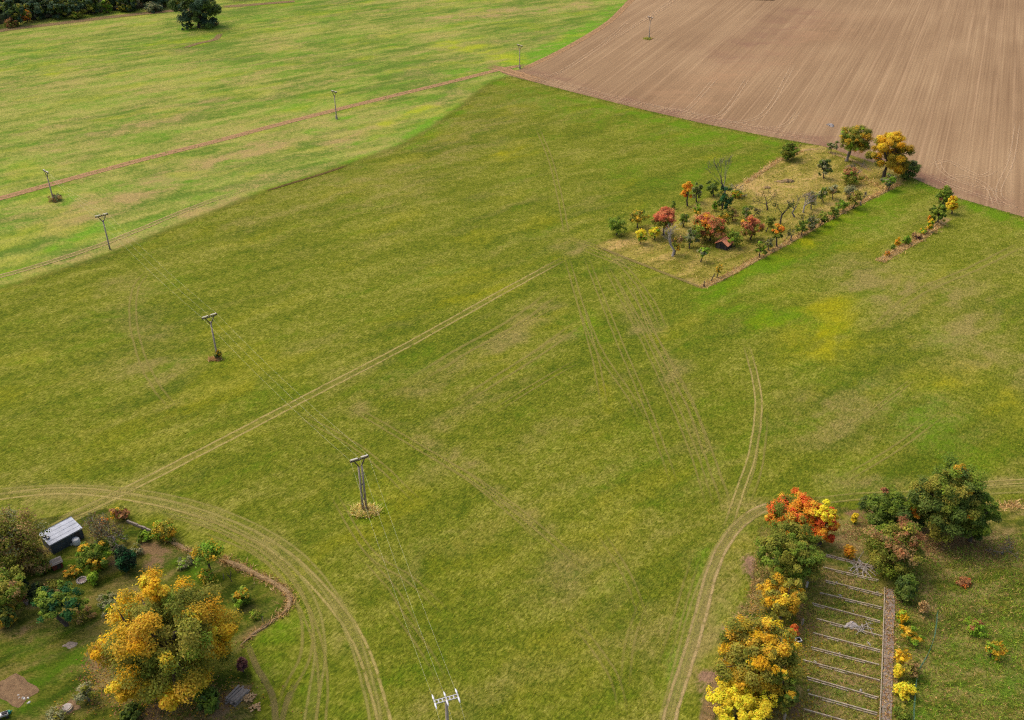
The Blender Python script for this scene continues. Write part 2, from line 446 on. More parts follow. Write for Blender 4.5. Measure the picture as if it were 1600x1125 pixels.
sheet('meadow', [(-130.36,157.30),(-108.98,178.38),(-91.98,195.42),(-63.79,233.60),(-33.59,266.30),(-16.77,306.53),(-6.83,337.75),(2.83,352.82),(25.91,392.86),(58.75,480.23),(101.37,621.09),(-88.80,715.48),(-431.95,658.57),(-225.12,288.31)], 0.0, 1.4, M['meadow'], 3.0, rot=R(36), pat=(.8, .85, .9, .5, .46), size=.7,
      lush=[([(57.20,480.23),(36.20,426.58),(15.27,384.64),(2.91,363.51)], 7, 1.0), ([(-9.53,356.32),(-23.47,350.23)], 6, .6), ([(-119.11,230.56),(-116.12,230.13)], 3.2, 1.0), ([(-55.98,297.19),(-52.29,298.49)], 3.0, .9), ([(-111.70,187.38),(-104.41,204.72),(-100.65,215.10)], 3.0, .8), ([(-61.35,238.06),(-46.95,255.80),(-31.05,279.28),(-17.00,311.39)], 2.6, 1.0), ([(-61.21,285.25),(-47.81,288.31)], 4, .7), ([(-137.85,421.80),(-126.07,424.18)], 7, .9), ([(-86.76,301.13),(-70.11,311.39)], 6, .5)],
      yel=[([(-25.91,392.86),(-10.18,384.64),(0.00,368.14)], 7, .8), ([(-168.51,351.95),(-166.03,354.56)], 5, .8), ([(-147.02,390.78),(-130.77,397.08),(-119.94,405.77)], 7, .5), ([(-40.20,291.43),(-27.62,311.39)], 3, .8), ([(-99.94,438.97),(-77.19,458.78)], 8, .5), ([(-127.70,414.80),(-108.51,438.97)], 6, .4)],
      dry=[([(-110.09,215.10),(-94.18,245.01),(-71.87,270.70)], 8, .8), ([(-136.17,270.70),(-119.53,288.31),(-100.80,314.94)], 10, .5), ([(-28.55,438.97),(30.09,465.74)], 14, .6), ([(-111.70,184.31),(-96.15,198.79),(-68.17,238.06)], 2.2, .9), ([(-53.41,273.51),(-36.84,297.84),(-17.67,326.00)], 4, .8)])

FIELD = [(-137.25,152.60),(-110.05,180.72),(-92.82,197.77),(-79.30,217.43),(-64.57,237.16),(-50.08,252.78),(-34.04,270.70),(-24.08,290.80),(-16.60,312.09),(-6.87,340.18),(0.00,346.82),(22.08,326.00),(42.09,307.90),(60.52,292.69),(77.89,280.45),(92.83,271.26),(106.98,251.79),(110.93,243.12),(116.64,231.43),(127.79,219.40),(150.35,190.54),(78.20,45.61),(-90.23,45.61)]
sheet('mown_field', FIELD, 0.004, 1.0, M['mown'], 5.0, rot=R(38), pat=(.36, .5, .45, .45, .34), size=.7,
      lush=[([(-5.71,339.37),(6.68,329.07),(21.57,317.10),(41.24,300.47),(59.34,285.85),(79.02,272.95)], 3.0, 1.0), ([(6.56,322.24),(20.85,304.49),(39.84,288.31),(61.04,273.51),(71.94,262.55)], 11, .50), ([(28.80,254.79),(43.98,235.82),(60.37,259.92)], 8, .4),
            ([(42.76,179.84),(56.42,193.12),(78.63,215.10),(101.18,234.93),(110.77,240.34)], 3.2, .95), ([(48.27,181.31),(74.96,207.60),(104.08,233.60)], 7, .55), ([(43.12,172.19),(50.96,168.68),(58.46,167.35),(63.84,163.48)], 4.5, .85), ([(110.76,241.26),(117.87,226.33),(125.46,214.33)], 3.0, 1.0),
            ([(-22.05,107.97),(-20.72,108.84)], 2.2, .9), ([(-54.97,151.46),(-53.87,151.92)], 2.0, .8), ([(-91.33,199.81),(-82.38,206.87)], 1.5, .5), ([(-30.16,269.59),(-16.68,304.49)], 2.5, .7), ([(-29.65,88.48),(-29.77,81.05),(-24.68,75.25)], 3, .6), ([(13.64,167.35),(17.14,162.21)], 4, .6), ([(28.41,100.58),(23.90,89.61),(19.42,76.18)], 1.6, .5), ([(68.42,139.66),(72.39,126.42)], 9, .45)],
      yel=[([(60.57,175.53),(67.83,172.74),(65.39,162.21),(59.59,157.30)], 6.5, .5), ([(50.66,167.35),(57.13,162.21)], 5, .35), ([(-1.86,265.22),(3.74,267.39)], 5.5, .55), ([(74.50,147.01),(82.34,145.93)], 7, .35), ([(86.67,139.66),(86.31,133.76)], 5, .4), ([(-13.46,175.53),(-2.76,181.31)], 6, .25), ([(16.47,145.93),(16.76,135.69)], 1.2, .35), ([(85.76,223.03),(69.42,204.00)], 3, .5), ([(-53.60,139.66),(-44.24,143.79)], 9, .2), ([(12.11,103.24),(15.42,108.84)], 5, .25)],
      dry=[([(79.99,181.31),(90.44,172.74),(94.74,152.60)], 16, .55), ([(55.33,133.76),(67.06,135.69)], 12, .5), ([(-17.11,139.66),(-4.86,152.60),(7.98,172.74)], 4.0, .5), ([(-10.96,131.87),(0.00,145.93),(12.84,164.75)], 3.6, .42), ([(21.53,175.53),(29.15,152.60),(31.64,124.67)], 2.5, .6), ([(27.28,167.35),(31.93,139.66)], 4, .4), ([(-40.59,235.82),(-19.24,276.37),(0.00,314.94)], 22, .32), ([(-75.46,204.00),(-56.63,223.03)], 18, .25),  # last two broad patches paint distance haze and view-angle brightening into the grass
           ([(36.62,108.84),(32.34,101.90),(27.74,91.92),(23.17,80.05)], 4.5, .8), ([(-83.77,184.31),(-61.58,139.66)], 7, .4), ([(12.07,204.00),(14.89,200.50),(23.51,197.09)], 4, .6), ([(-76.04,112.99),(-61.23,112.99),(-45.95,107.69)], 3, .5), ([(-35.11,101.90),(-26.01,91.92),(-21.38,84.14)], 3.0, .45), ([(8.87,95.51),(16.45,84.14)], 10, .4), ([(49.91,114.83),(65.88,114.83),(80.42,116.08)], 2.5, .7), ([(-26.82,135.69),(-8.28,121.27),(5.64,104.60)], 2.2, .5)],
      bare=[([(34.72,98.01),(32.26,90.75),(28.99,85.20)], 1.6, .75), ([(25.38,79.06),(23.59,73.42)], 1.6, .7), ([(-55.87,152.60)], .8, .9), ([(-19.58,111.48)], .5, .8)])

sheet('ploughed_field', [(126.26,700.43),(57.84,486.26),(42.51,435.19),(26.28,399.22),(14.99,376.72),(2.85,355.44),(-4.24,351.95),(0.00,346.82),(22.08,326.00),(42.09,307.90),(60.52,292.69),(77.89,280.45),(92.83,271.26),(106.98,251.79),(110.93,243.12),(116.64,231.43),(127.79,219.40),(150.35,190.54),(363.47,363.51),(685.93,861.47),(316.59,861.47)], 0.010, 2.0, M['plough'], 3.0,
      dry=[([(65.60,322.24),(106.10,403.57)], 12, .6), ([(96.59,372.86),(142.77,438.97)], 18, .6), ([(59.04,322.24)], 14, .8), ([(99.38,294.61)], 6, .5)],
      bare=[([(7.04,350.23),(42.57,312.09),(78.71,284.04),(93.94,275.22),(111.61,249.82),(129.45,223.03)], 5, .8), ([(131.86,452.00),(86.68,372.86)], 14, .5)])

sheet('orchard_ground', [(19.49,202.24),(30.26,192.15),(41.10,181.31),(46.31,185.53),(55.33,194.76),(66.76,205.43),(77.50,216.65),(90.83,228.85),(102.88,239.88),(108.98,247.40),(105.25,257.33),(99.77,263.08),(94.56,270.70),(86.64,272.95),(75.92,259.92),(64.53,245.01),(53.88,234.49),(41.89,221.81),(28.61,210.55)], 0.008, 0.6, M['orchard'], 2.5, rot=R(40), pat=(.9, .6, .25, .1, .55), size=.5,
      dry=[([(64.27,235.82),(78.48,245.01),(88.58,249.82)], 8, .55), ([(61.82,240.34),(77.47,262.55),(88.15,267.94)], 3, .9), ([(24.15,204.00),(31.48,202.24)], 4, .6), ([(39.09,184.31),(41.47,181.90),(46.54,186.76)], 1.8, .9), ([(92.74,240.34),(103.84,242.66),(96.41,235.82)], 4, .8), ([(42.38,225.08),(52.43,235.82)], 2.5, .7)],
      lush=[([(41.69,200.50),(57.35,204.00)], 6, .7), ([(55.83,219.00),(64.72,223.03)], 5, .45), ([(30.39,205.79),(39.66,206.87)], 3, .5)],
      bare=[([(72.04,243.59),(76.50,244.06)], .9, .9), ([(95.10,253.78),(95.18,242.66)], 2.0, .6), ([(68.27,238.51)], .7, .8), ([(67.12,206.87),(77.39,216.26)], .8, .6)])

sheet('garden_lawn', [(-86.44,104.60),(-72.31,106.69),(-66.22,108.12),(-61.47,109.56),(-57.24,107.12),(-52.53,104.33),(-45.82,100.58),(-41.29,99.03),(-31.50,93.33),(-29.77,91.22),(-29.91,88.93),(-33.14,85.20),(-34.45,83.10),(-32.13,78.09),(-29.43,69.06),(-68.12,65.77)], 0.008, 0.4, M['lawn'], 1.0, rot=R(30), pat=(.9, .75, .3, .2, .55), size=.3,
      lush=[([(-63.63,99.28),(-59.93,96.75)], 2.5, .8), ([(-55.12,80.05),(-57.50,78.09),(-53.49,82.07)], 3.5, .75), ([(-41.55,94.90),(-46.89,98.01)], 1.6, .6), ([(-33.89,88.48),(-31.83,90.75)], 1.5, .6), ([(-60.94,75.25),(-56.50,73.87)], 1.4, .9), ([(-38.12,88.48)], 2, .5)],
      dry=[([(-63.19,85.74),(-61.84,88.48)], 2, .7), ([(-38.04,73.42),(-31.96,73.42)], 3, .8), ([(-53.45,84.14),(-49.71,76.18)], 2.2, .8), ([(-66.76,86.28),(-64.02,89.61)], 2, .6), ([(-68.38,101.90),(-70.33,98.01)], 4, .9), ([(-32.79,87.37),(-33.71,84.14)], 1.2, .6), ([(-56.11,72.97)], 2.5, .5)],
      bare=[([(-52.91,101.24),(-49.35,99.54),(-50.50,98.01)], 1.3, 1.0), ([(-63.79,85.20),(-63.10,86.50)], .9, .8), ([(-51.53,80.05),(-51.84,83.10)], 1.6, .7), ([(-41.56,72.53),(-34.88,72.97),(-36.00,74.33)], 2.2, .8), ([(-59.50,87.93),(-61.38,87.37)], 1.2, .6), ([(-71.11,96.75),(-64.94,90.75)], 2, .6), ([(-32.90,75.72)], 1.4, .7), ([(-55.23,97.37),(-56.54,99.28)], 1.1, .8)])

sheet('rough_plot', [(36.95,105.99),(41.44,108.84),(48.52,110.00),(55.90,108.84),(62.92,109.56),(73.88,110.30),(87.88,111.04),(71.70,65.77),(21.51,65.77),(27.35,83.10),(32.76,93.10)], 0.008, 0.4, M['rough'], 1.0, rot=R(10), pat=(1.0, .55, .6, .35, .5), size=.25,
      lush=[([(55.52,79.06),(62.49,84.14),(60.52,74.33)], 4, .6), ([(51.19,78.09),(48.70,73.42)], 2, .7), ([(58.49,90.75),(67.45,95.51)], 3, .3), ([(42.36,88.48),(43.58,84.14)], 2, .35), ([(39.47,75.72)], 1.5, .5), ([(71.81,99.28)], 3, .4)],
      yel=[([(40.82,83.10),(44.41,81.56)], 1.6, .4), ([(69.83,94.90),(67.71,96.13)], 2.5, .35)],
      dry=[([(46.15,95.51),(42.35,84.14),(39.07,74.33)], 5, .55), ([(60.91,99.28),(69.65,100.58)], 4, .7), ([(48.86,104.60),(49.09,99.28)], 3, .6), ([(60.71,80.05),(61.43,78.09)], 3, .5), ([(56.78,93.10),(55.09,84.14)], 1.6, .6), ([(59.21,84.14),(60.71,80.05)], 3, .4), ([(41.71,95.51),(48.05,93.10)], 3, .4)],
      bare=[([(61.07,104.60),(64.68,101.90),(66.90,100.58)], 2.6, .75), ([(56.38,107.40),(51.82,108.12)], 1.6, .7), ([(32.89,84.14),(30.29,76.18),(35.15,80.05)], 2.2, .8), ([(39.05,95.51),(38.39,86.28)], 1.6, .6), ([(34.62,73.42),(32.39,72.08)], 1.6, .7), ([(52.01,91.92),(49.50,84.14)], .8, .6)])

# tracks
ribbon('field_track', [(-67.56,106.69),(-61.12,112.69),(-49.66,125.02),(-36.49,139.66),(-19.93,158.03),(-2.73,178.67),(12.46,196.42)], 2.5, M['straw_track'], (3, 10))
ribbon('field_track', [(-69.06,103.51),(-64.57,108.84),(-59.46,113.60)], 3.0, M['headland_track'], (3, 6))
ribbon('headland_track', [(-83.61,110.30),(-78.73,112.38),(-70.43,113.75),(-61.18,112.84),(-48.27,109.13),(-35.11,101.90),(-25.14,91.92),(-19.16,82.89),(-15.06,72.08),(-13.65,67.39)], 2.4, M['straw_track'], (0, 0))
ribbon('headland_track', [(-84.49,112.08),(-79.29,113.60),(-70.68,114.37),(-59.46,113.60),(-46.54,109.86),(-34.42,102.97),(-26.52,94.90),(-20.95,85.74),(-16.97,75.25),(-15.45,69.06)], 2.2, M['headland_track'], (0, 0))
ribbon('headland_track', [(-55.41,110.30),(-44.72,106.69),(-34.77,100.32),(-27.74,91.92),(-24.49,83.10),(-23.91,75.25),(-23.70,69.91)], 2.2, M['headland_track'], (8, 0))
ribbon('headland_track', [(-53.10,109.13),(-42.35,104.88),(-33.36,98.01),(-27.83,89.61),(-26.09,82.07),(-27.18,76.18),(-27.21,72.53)], 2.2, M['faint_track'], (8, 6))
ribbon('headland_track', [(-47.37,105.99),(-36.60,100.32),(-30.26,93.69),(-25.77,85.74),(-23.23,78.09),(-22.37,70.77)], 1.8, M['faint_track'], (8, 0))
ribbon('garden_path', [(-34.13,84.14),(-31.95,80.05),(-29.03,75.72),(-27.44,70.77)], 1.0, M['path'], (3, 0))
ribbon('garden_path', [(-26.35,77.90),(-27.00,75.25),(-27.07,70.77)], 0.9, M['path'], (3, 0))
ribbon('field_track', [(44.91,111.04),(38.82,110.00),(34.25,106.69),(30.44,101.63),(27.51,95.51),(24.99,88.48),(22.53,82.07),(19.67,75.25),(17.51,69.06)], 2.3, M['worn_track'], (4, 0))
ribbon('field_track', [(41.80,110.30),(37.11,108.84),(33.11,105.71),(29.51,100.58),(26.69,94.90),(23.89,88.48),(21.24,81.05),(19.13,75.25),(16.93,69.06)], 2.0, M['headland_track'], (4, 0))
ribbon('field_track', [(45.57,158.51),(44.70,145.93),(43.03,135.69),(39.18,122.95),(35.12,113.29),(31.47,104.60)], 1.9, M['straw_track'], (12, 6))
ribbon('field_track', [(22.91,190.54),(26.29,170.01),(29.15,152.60),(31.20,138.65),(31.94,126.42),(32.44,114.83),(32.58,108.84)], 2.4, M['faint_track'], (10, 6))
ribbon('field_track', [(26.16,187.38),(27.93,162.21),(30.00,145.93),(31.54,133.76),(31.71,122.11)], 1.8, M['faint_track'], (8, 6))
ribbon('field_track', [(12.24,207.60),(22.19,198.79),(28.61,178.38),(30.47,162.21)], 2.2, M['faint_track'], (6, 8))
ribbon('field_track', [(7.97,288.31),(10.98,259.92),(12.50,231.43),(13.09,209.44)], 2.0, M['faint_track'], (8, 5))
ribbon('field_track', [(15.74,202.24),(20.57,197.09),(29.88,188.95)], 2.6, M['faint_track'], (4, 6))
ribbon('field_track', [(-80.90,190.54),(-81.09,181.31),(-76.91,167.35),(-70.20,152.60),(-64.27,142.74),(-59.01,135.69)], 2.2, M['faint_track'], (8, 8))
ribbon('field_track', [(-29.35,137.65),(-17.03,126.42),(-7.08,117.19),(0.00,108.84),(4.64,102.57)], 2.0, M['faint_track'], (6, 8))
ribbon('field_track', [(-27.70,113.29),(-20.62,100.58),(-14.14,94.90),(-8.47,88.48)], 1.8, M['faint_track'], (6, 8))
ribbon('field_track', [(-22.00,100.58),(-15.60,91.92),(-11.43,83.10)], 1.6, M['faint_track'], (6, 8))
ribbon('field_track', [(14.13,175.53),(16.67,156.11),(21.10,139.66),(22.46,131.87)], 2.0, M['faint_track'], (8, 8))
ribbon('field_track', [(-18.63,143.79),(-9.82,154.93),(0.00,166.05),(9.59,179.84)], 4.0, M['faint_track'], (10, 10))
ribbon('field_track', [(-11.18,135.69),(-2.35,145.93),(6.17,156.11),(14.29,167.35)], 3.0, M['faint_track'], (10, 10))
for ln in ([(16.90,197.09),(20.57,162.21),(23.69,135.69),(25.45,114.83)], [(20.98,193.12),(26.82,151.46),(29.54,126.07),(30.07,108.84)], [(-17.03,126.42),(-3.99,114.52),(6.47,101.90),(11.43,94.05)], [(12.49,197.09),(14.13,175.53),(15.79,152.60),(16.21,135.69)], [(44.15,135.69),(39.48,119.62),(34.70,108.84)], [(-17.34,91.92),(-11.43,83.10),(-7.77,76.18)], [(-9.72,152.60),(0.00,163.48),(10.79,176.09)], [(-4.43,133.76),(4.66,143.79),(13.36,152.60)], [(26.58,100.58),(22.03,88.48),(18.11,78.09)], [(-39.12,135.69),(-25.31,124.67),(-13.61,110.30)], [(76.00,135.69),(63.27,124.67),(49.91,114.83)], [(12.32,105.99),(15.97,95.51),(17.53,86.28)]):
    ribbon('field_track', ln, 1.9, M['faint_track'], (10, 10))
ribbon('field_track', [(59.17,131.87),(65.48,137.65),(74.11,145.93)], 1.2, M['faint_track'], (5, 5))
ribbon('field_track', [(71.10,162.21),(85.82,178.38),(103.10,190.54),(120.73,204.00)], 3.0, M['faint_track'], (10, 10))
ribbon('field_track', [(6.78,88.48),(9.87,84.14),(12.60,78.09),(13.18,72.08)], 1.8, M['faint_track'], (8, 8))
ribbon('field_track', [(18.20,91.92),(15.21,84.14),(13.59,76.18)], 1.8, M['faint_track'], (8, 8))
ribbon('field_track', [(85.69,114.52),(75.46,113.90),(64.19,112.99),(53.14,112.38),(43.86,110.74)], 2.4, M['headland_track'], (0, 6))
ribbon('field_track', [(86.77,116.71),(77.27,115.77),(64.76,114.52)], 1.6, M['straw_track'], (0, 10))
ribbon('field_track', [(31.77,88.48),(28.57,83.10),(24.30,75.25),(22.37,70.77)], 2.2, M['brown_strip'], (5, 0))
ribbon('dirt_track', [(-142.60,223.43),(-133.30,231.43),(-119.15,246.44),(-103.30,262.55),(-88.49,276.37),(-74.24,290.80),(-51.18,312.80),(-22.80,338.55),(-4.75,355.44),(7.27,363.51)], 3.3, M['dirt_track'], (0, 8))
ribbon('dirt_track', [(3.57,355.44),(14.93,374.78),(27.59,399.22),(42.97,433.94),(56.89,477.27),(87.49,576.81)], 3.2, M['dirt_track'], (6, 0))
ribbon('dirt_track', [(-9.63,360.79),(-2.37,354.56),(11.42,339.37)], 6.0, M['dirt_track'], (6, 6))
ribbon('field_track', [(-118.89,181.90),(-106.65,192.15),(-95.33,204.72),(-81.49,225.08),(-68.69,240.34)], 2.4, M['worn_track'], (0, 20))
for k, ln in enumerate(([(3.51,348.52),(22.26,329.07),(42.49,311.39),(61.18,296.54),(78.71,284.04),(93.94,275.22)], [(9.33,347.67),(28.82,327.53),(52.41,306.53),(77.83,288.93),(93.14,279.28)],
    [(42.90,314.94),(54.51,306.53),(59.48,311.39),(74.32,345.98)], [(50.99,311.39),(61.97,301.13),(68.80,304.49),(85.94,345.98)], [(61.18,296.54),(73.02,294.61),(84.18,307.90),(106.62,363.51)], [(75.70,288.31),(85.27,290.80),(94.70,307.90)],
    [(4.72,352.82),(11.66,347.67),(18.97,354.56),(36.28,392.86),(52.83,438.97)], [(113.38,249.82),(119.30,238.06),(129.45,223.03)], [(122.75,265.22),(119.59,249.82),(123.65,240.34),(134.30,233.60)], [(122.98,223.03),(127.08,240.34),(123.04,247.40),(115.95,242.66)],
    [(127.94,225.08),(128.55,235.82),(142.70,259.92),(160.23,294.61)], [(116.63,253.78),(124.00,258.88),(128.32,247.40),(136.37,253.78)], [(56.39,432.70),(76.25,472.89),(91.63,511.76)], [(42.44,403.57),(68.29,458.78),(87.09,503.54)])):
    ribbon('soil_track', ln, 2.2, M['soil_track'], (8, 8))
ribbon('orchard_edge', [(40.73,181.61),(46.42,186.14),(55.41,195.09),(66.94,206.15),(77.61,217.04),(91.10,229.71),(104.38,241.73)], 1.8, M['dry_strip'], (1, 4))
ribbon('orchard_edge', [(20.21,201.89),(30.23,191.82),(40.73,181.61)], 1.2, M['path'], (2, 1))
ribbon('orchard_edge', [(63.07,242.19),(75.68,258.88),(84.63,267.39),(92.36,269.59)], 1.8, M['dry_strip'], (2, 4))
ribbon('orchard_edge', [(91.74,267.39),(97.56,258.88),(100.10,249.82)], 2.0, M['dry_strip'], (2, 4))
ribbon('scarp', [(-65.22,236.26),(-60.29,241.26),(-52.90,248.36),(-46.05,255.80)], 1.3, M['scarp'], (2, 3))
ribbon('hedge_strip', [(83.37,194.10),(88.99,199.47),(96.46,206.15),(104.29,214.33),(108.78,219.00)], 2.6, M['dry_strip'], (1, 2))
ribbon('wood_edge', [(-227.05,401.39),(-218.42,417.11),(-199.18,430.23),(-178.86,444.10),(-153.98,457.41),(-139.91,460.16)], 7.0, M['brown_strip'], (0, 6))
ribbon('wood_edge', [(-136.54,464.33),(-121.33,470.00),(-104.55,477.27)], 6.0, M['brown_strip'], (3, 0))
ribbon('ditch', [(-131.62,386.67),(-127.56,394.96),(-122.77,401.39),(-123.02,412.51)], 3.0, M['brown_strip'], (4, 4))

# ---------------------------------------------------------------- vegetation
LEAVES = dict(
    yellow=[A(214,168,36), A(202,156,32), A(190,158,42), A(222,178,52)],
    yellow_bright=[A(222,192,50), A(214,182,46), A(198,178,48)],
    gold=[A(186,148,38), A(170,140,40), A(152,134,42), A(194,156,50)],
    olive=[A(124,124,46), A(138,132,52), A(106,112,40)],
    green=[A(104,122,40), A(118,134,44), A(90,110,38)],
    fresh=[A(122,150,42), A(138,160,48), A(104,136,38)],
    dark=[A(86,102,42), A(98,112,48), A(72,90,40)],
    deep=[A(44,86,46), A(56,100,50), A(36,68,40)],
    black=[A(34,46,28), A(42,54,32), A(28,38,24)],
    grey=[A(128,130,90), A(112,116,80), A(142,140,100)],
    orange=[A(222,146,44), A(228,158,52), A(206,126,42)],
    red=[A(184,106,72), A(170,98,68), A(190,126,82)],
    fire=[A(222,104,50), A(226,122,54), A(208,88,50)],
    brown=[A(146,120,74), A(128,104,64), A(160,132,84)],
    russet=[A(152,106,68), A(134,90,58), A(164,122,78)],
    wood_=[A(70,90,62), A(80,98,68), A(60,80,58)],
)
LEAF_GAIN = 1.95
def unit(rng, n):
    v = rng.normal(size=(n, 3)); return v / (np.linalg.norm(v, axis=1)[:, None] + 1e-9)
def leaf_cloud(rng, C, rad, n, leaf, mixes, top=None, cone=0.0, loose=0.0, shell=0.5, nclump=None, zmin=0.08, under=-0.9, inner=None, even=False):
    """mixes: [(palette, weight)]; top: (palette, from height 0..1, weight)"""
    C = np.array(C); rad = np.array(rad, dtype=float) * 0.92; mr = rad.mean()
    K = nclump or int(np.clip(26 + 13 * mr * mr / (leaf * 6), 26, 260))
    d = unit(rng, K); d[:, 2] = np.where(d[:, 2] < under, -d[:, 2], d[:, 2])
    lob = unit(rng, 7); lam = rng.uniform(-0.38, 0.26, 7)
    lobes = 1 + (np.maximum(d @ lob.T, 0) ** 3 * lam).sum(1)
    r = (shell + (0.92 - shell) * rng.random(K) ** 0.6) * lobes
    bid = np.arange(K)
    cr = mr * rng.uniform(0.16, 0.36, K) * (1 + loose * 0.4)
    if mr > (1.1 if loose >= 0.5 else 2.0) and not even:                                    # boughs: groups of clumps with gaps between them
        nb = max(9, K // 6)
        bd = [d[0]]
        for j in range(1, nb):
            cand = unit(rng, 12); cand[:, 2] = np.where(cand[:, 2] < under, -cand[:, 2], cand[:, 2])
            bd.append(cand[np.argmin((cand @ np.array(bd).T).max(1))])
        bd = np.array(bd); bl = 1 + (np.maximum(bd @ lob.T, 0) ** 3 * lam).sum(1)
        bc = bd * (rng.uniform(0.66, 0.95, nb) * bl)[:, None]
        bid = rng.integers(nb, size=K)
        off = unit(rng, K) * (rng.random(K) ** 0.45 * rng.uniform(0.20, 0.40, nb)[bid])[:, None] * np.array([1.15, 1.15, 0.75])
        rel = bc[bid] + off
        fill = rng.random(K) < 0.12; rel[fill] = d[fill] * 0.45
        r = np.linalg.norm(rel, axis=1); d = rel / (r[:, None] + 1e-9)
        cr = mr * rng.uniform(0.11, 0.21, K) * (1 + loose * 0.4)
    sc = rad[None, :] * np.ones((K, 1))
    if cone:
        k = 1 - cone * (d[:, 2:3] * 0.5 + 0.5); sc = sc * np.concatenate([k, k, np.ones_like(k)], 1)
    cc = C + d * r[:, None] * sc
    wts = np.array([w for _, w in mixes], dtype=float); wts /= wts.sum()
    bp = rng.choice(len(mixes), K, p=wts)
    pk = np.where(rng.random(K) < 0.55, bp[bid], rng.choice(len(mixes), K, p=wts))
    ccol = np.array([LEAVES[mixes[i][0]][rng.integers(len(LEAVES[mixes[i][0]]))] for i in pk])
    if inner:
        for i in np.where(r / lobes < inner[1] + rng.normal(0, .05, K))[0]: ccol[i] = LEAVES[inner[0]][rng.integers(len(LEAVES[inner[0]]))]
    hz = (cc[:, 2] - (C[2] - rad[2])) / (2 * rad[2])
    if top:
        sel = (hz + rng.normal(0, .08, K) > top[1]) & (rng.random(K) < top[2])
        for i in np.where(sel)[0]: ccol[i] = LEAVES[top[0]][rng.integers(len(LEAVES[top[0]]))]
    ccol = ccol * rng.uniform(0.78, 1.18, (K, 1))
    w = cr ** 2; ci = rng.choice(K, n, p=w / w.sum())
    ld = unit(rng, n); ld[:, 2] += 0.15; ld /= np.linalg.norm(ld, axis=1)[:, None]
    rr = cr[ci] * rng.random(n) ** (0.38 - 0.15 * loose) * (1 + 0.25 * rng.normal(size=n) * (0.5 + loose))
    pos = cc[ci] + ld * rr[:, None] * np.array([1.08, 1.08, 0.86])
    ok = pos[:, 2] > zmin; pos = pos[ok]; ld = ld[ok]; ci = ci[ok]; n = len(pos)
    out = pos - C; out /= np.linalg.norm(out, axis=1)[:, None] + 1e-9
    nr = ld * 0.5 + out * 0.3 + unit(rng, n) * 0.5 + np.array([0, 0, 0.5]); nr /= np.linalg.norm(nr, axis=1)[:, None] + 1e-9
    t = np.cross(nr, unit(rng, n)); t /= np.linalg.norm(t, axis=1)[:, None] + 1e-9
    b = np.cross(nr, t)
    L = leaf * rng.uniform(0.6, 1.35, n)[:, None]; W = L * rng.uniform(0.42, 0.72, n)[:, None]
    V = np.stack([pos - t * L, pos + b * W + t * L * 0.1, pos + t * L - nr * L * 0.25, pos - b * W + t * L * 0.1], 1).reshape(-1, 3)
    V[:, 2] = np.maximum(V[:, 2], 0.02)
    F = np.arange(4 * n).reshape(n, 4)
    col = ccol[ci] * rng.uniform(0.72, 1.28, (n, 1)) * (1 + rng.normal(0, .05, (n, 3)))
    return V, F, np.repeat(np.clip(col * LEAF_GAIN, 0.004, 0.85), 4, 0), cc

def branch(mb, rng, p, d, ln, r, depth, sides, spread, up, ends, wob=0.25, rmin=0.024):
    pts = [p]; rs = [r]; q = np.array(p, dtype=float); d = np.array(d, dtype=float)
    for k in range(3):
        d = d + rng.normal(0, wob * 0.5, 3) + np.array([0, 0, up * 0.12]); d /= np.linalg.norm(d)
        q = q + d * ln / 3; q[2] = max(q[2], 0.1); pts.append(q.copy()); rs.append(max(rmin, r * (1 - 0.16 * (k + 1))))
    if depth == 0: rs[-1] = rmin * 0.7
    mb.tube(pts, rs, sides, cap=False)
    ends.append(q.copy())
    if depth > 0:
        kk = rng.integers(2, 5)
        for i in range(kk):
            nd = d + unit(rng, 1)[0] * spread; nd /= np.linalg.norm(nd)
            st = pts[-1] if i < 2 else pts[2]
            branch(mb, rng, st, nd, ln * rng.uniform(0.55, 0.85), max(rmin, rs[-1] * rng.uniform(0.55, 0.8)), depth - 1, max(3, sides - 1), spread, up, ends, wob, rmin)

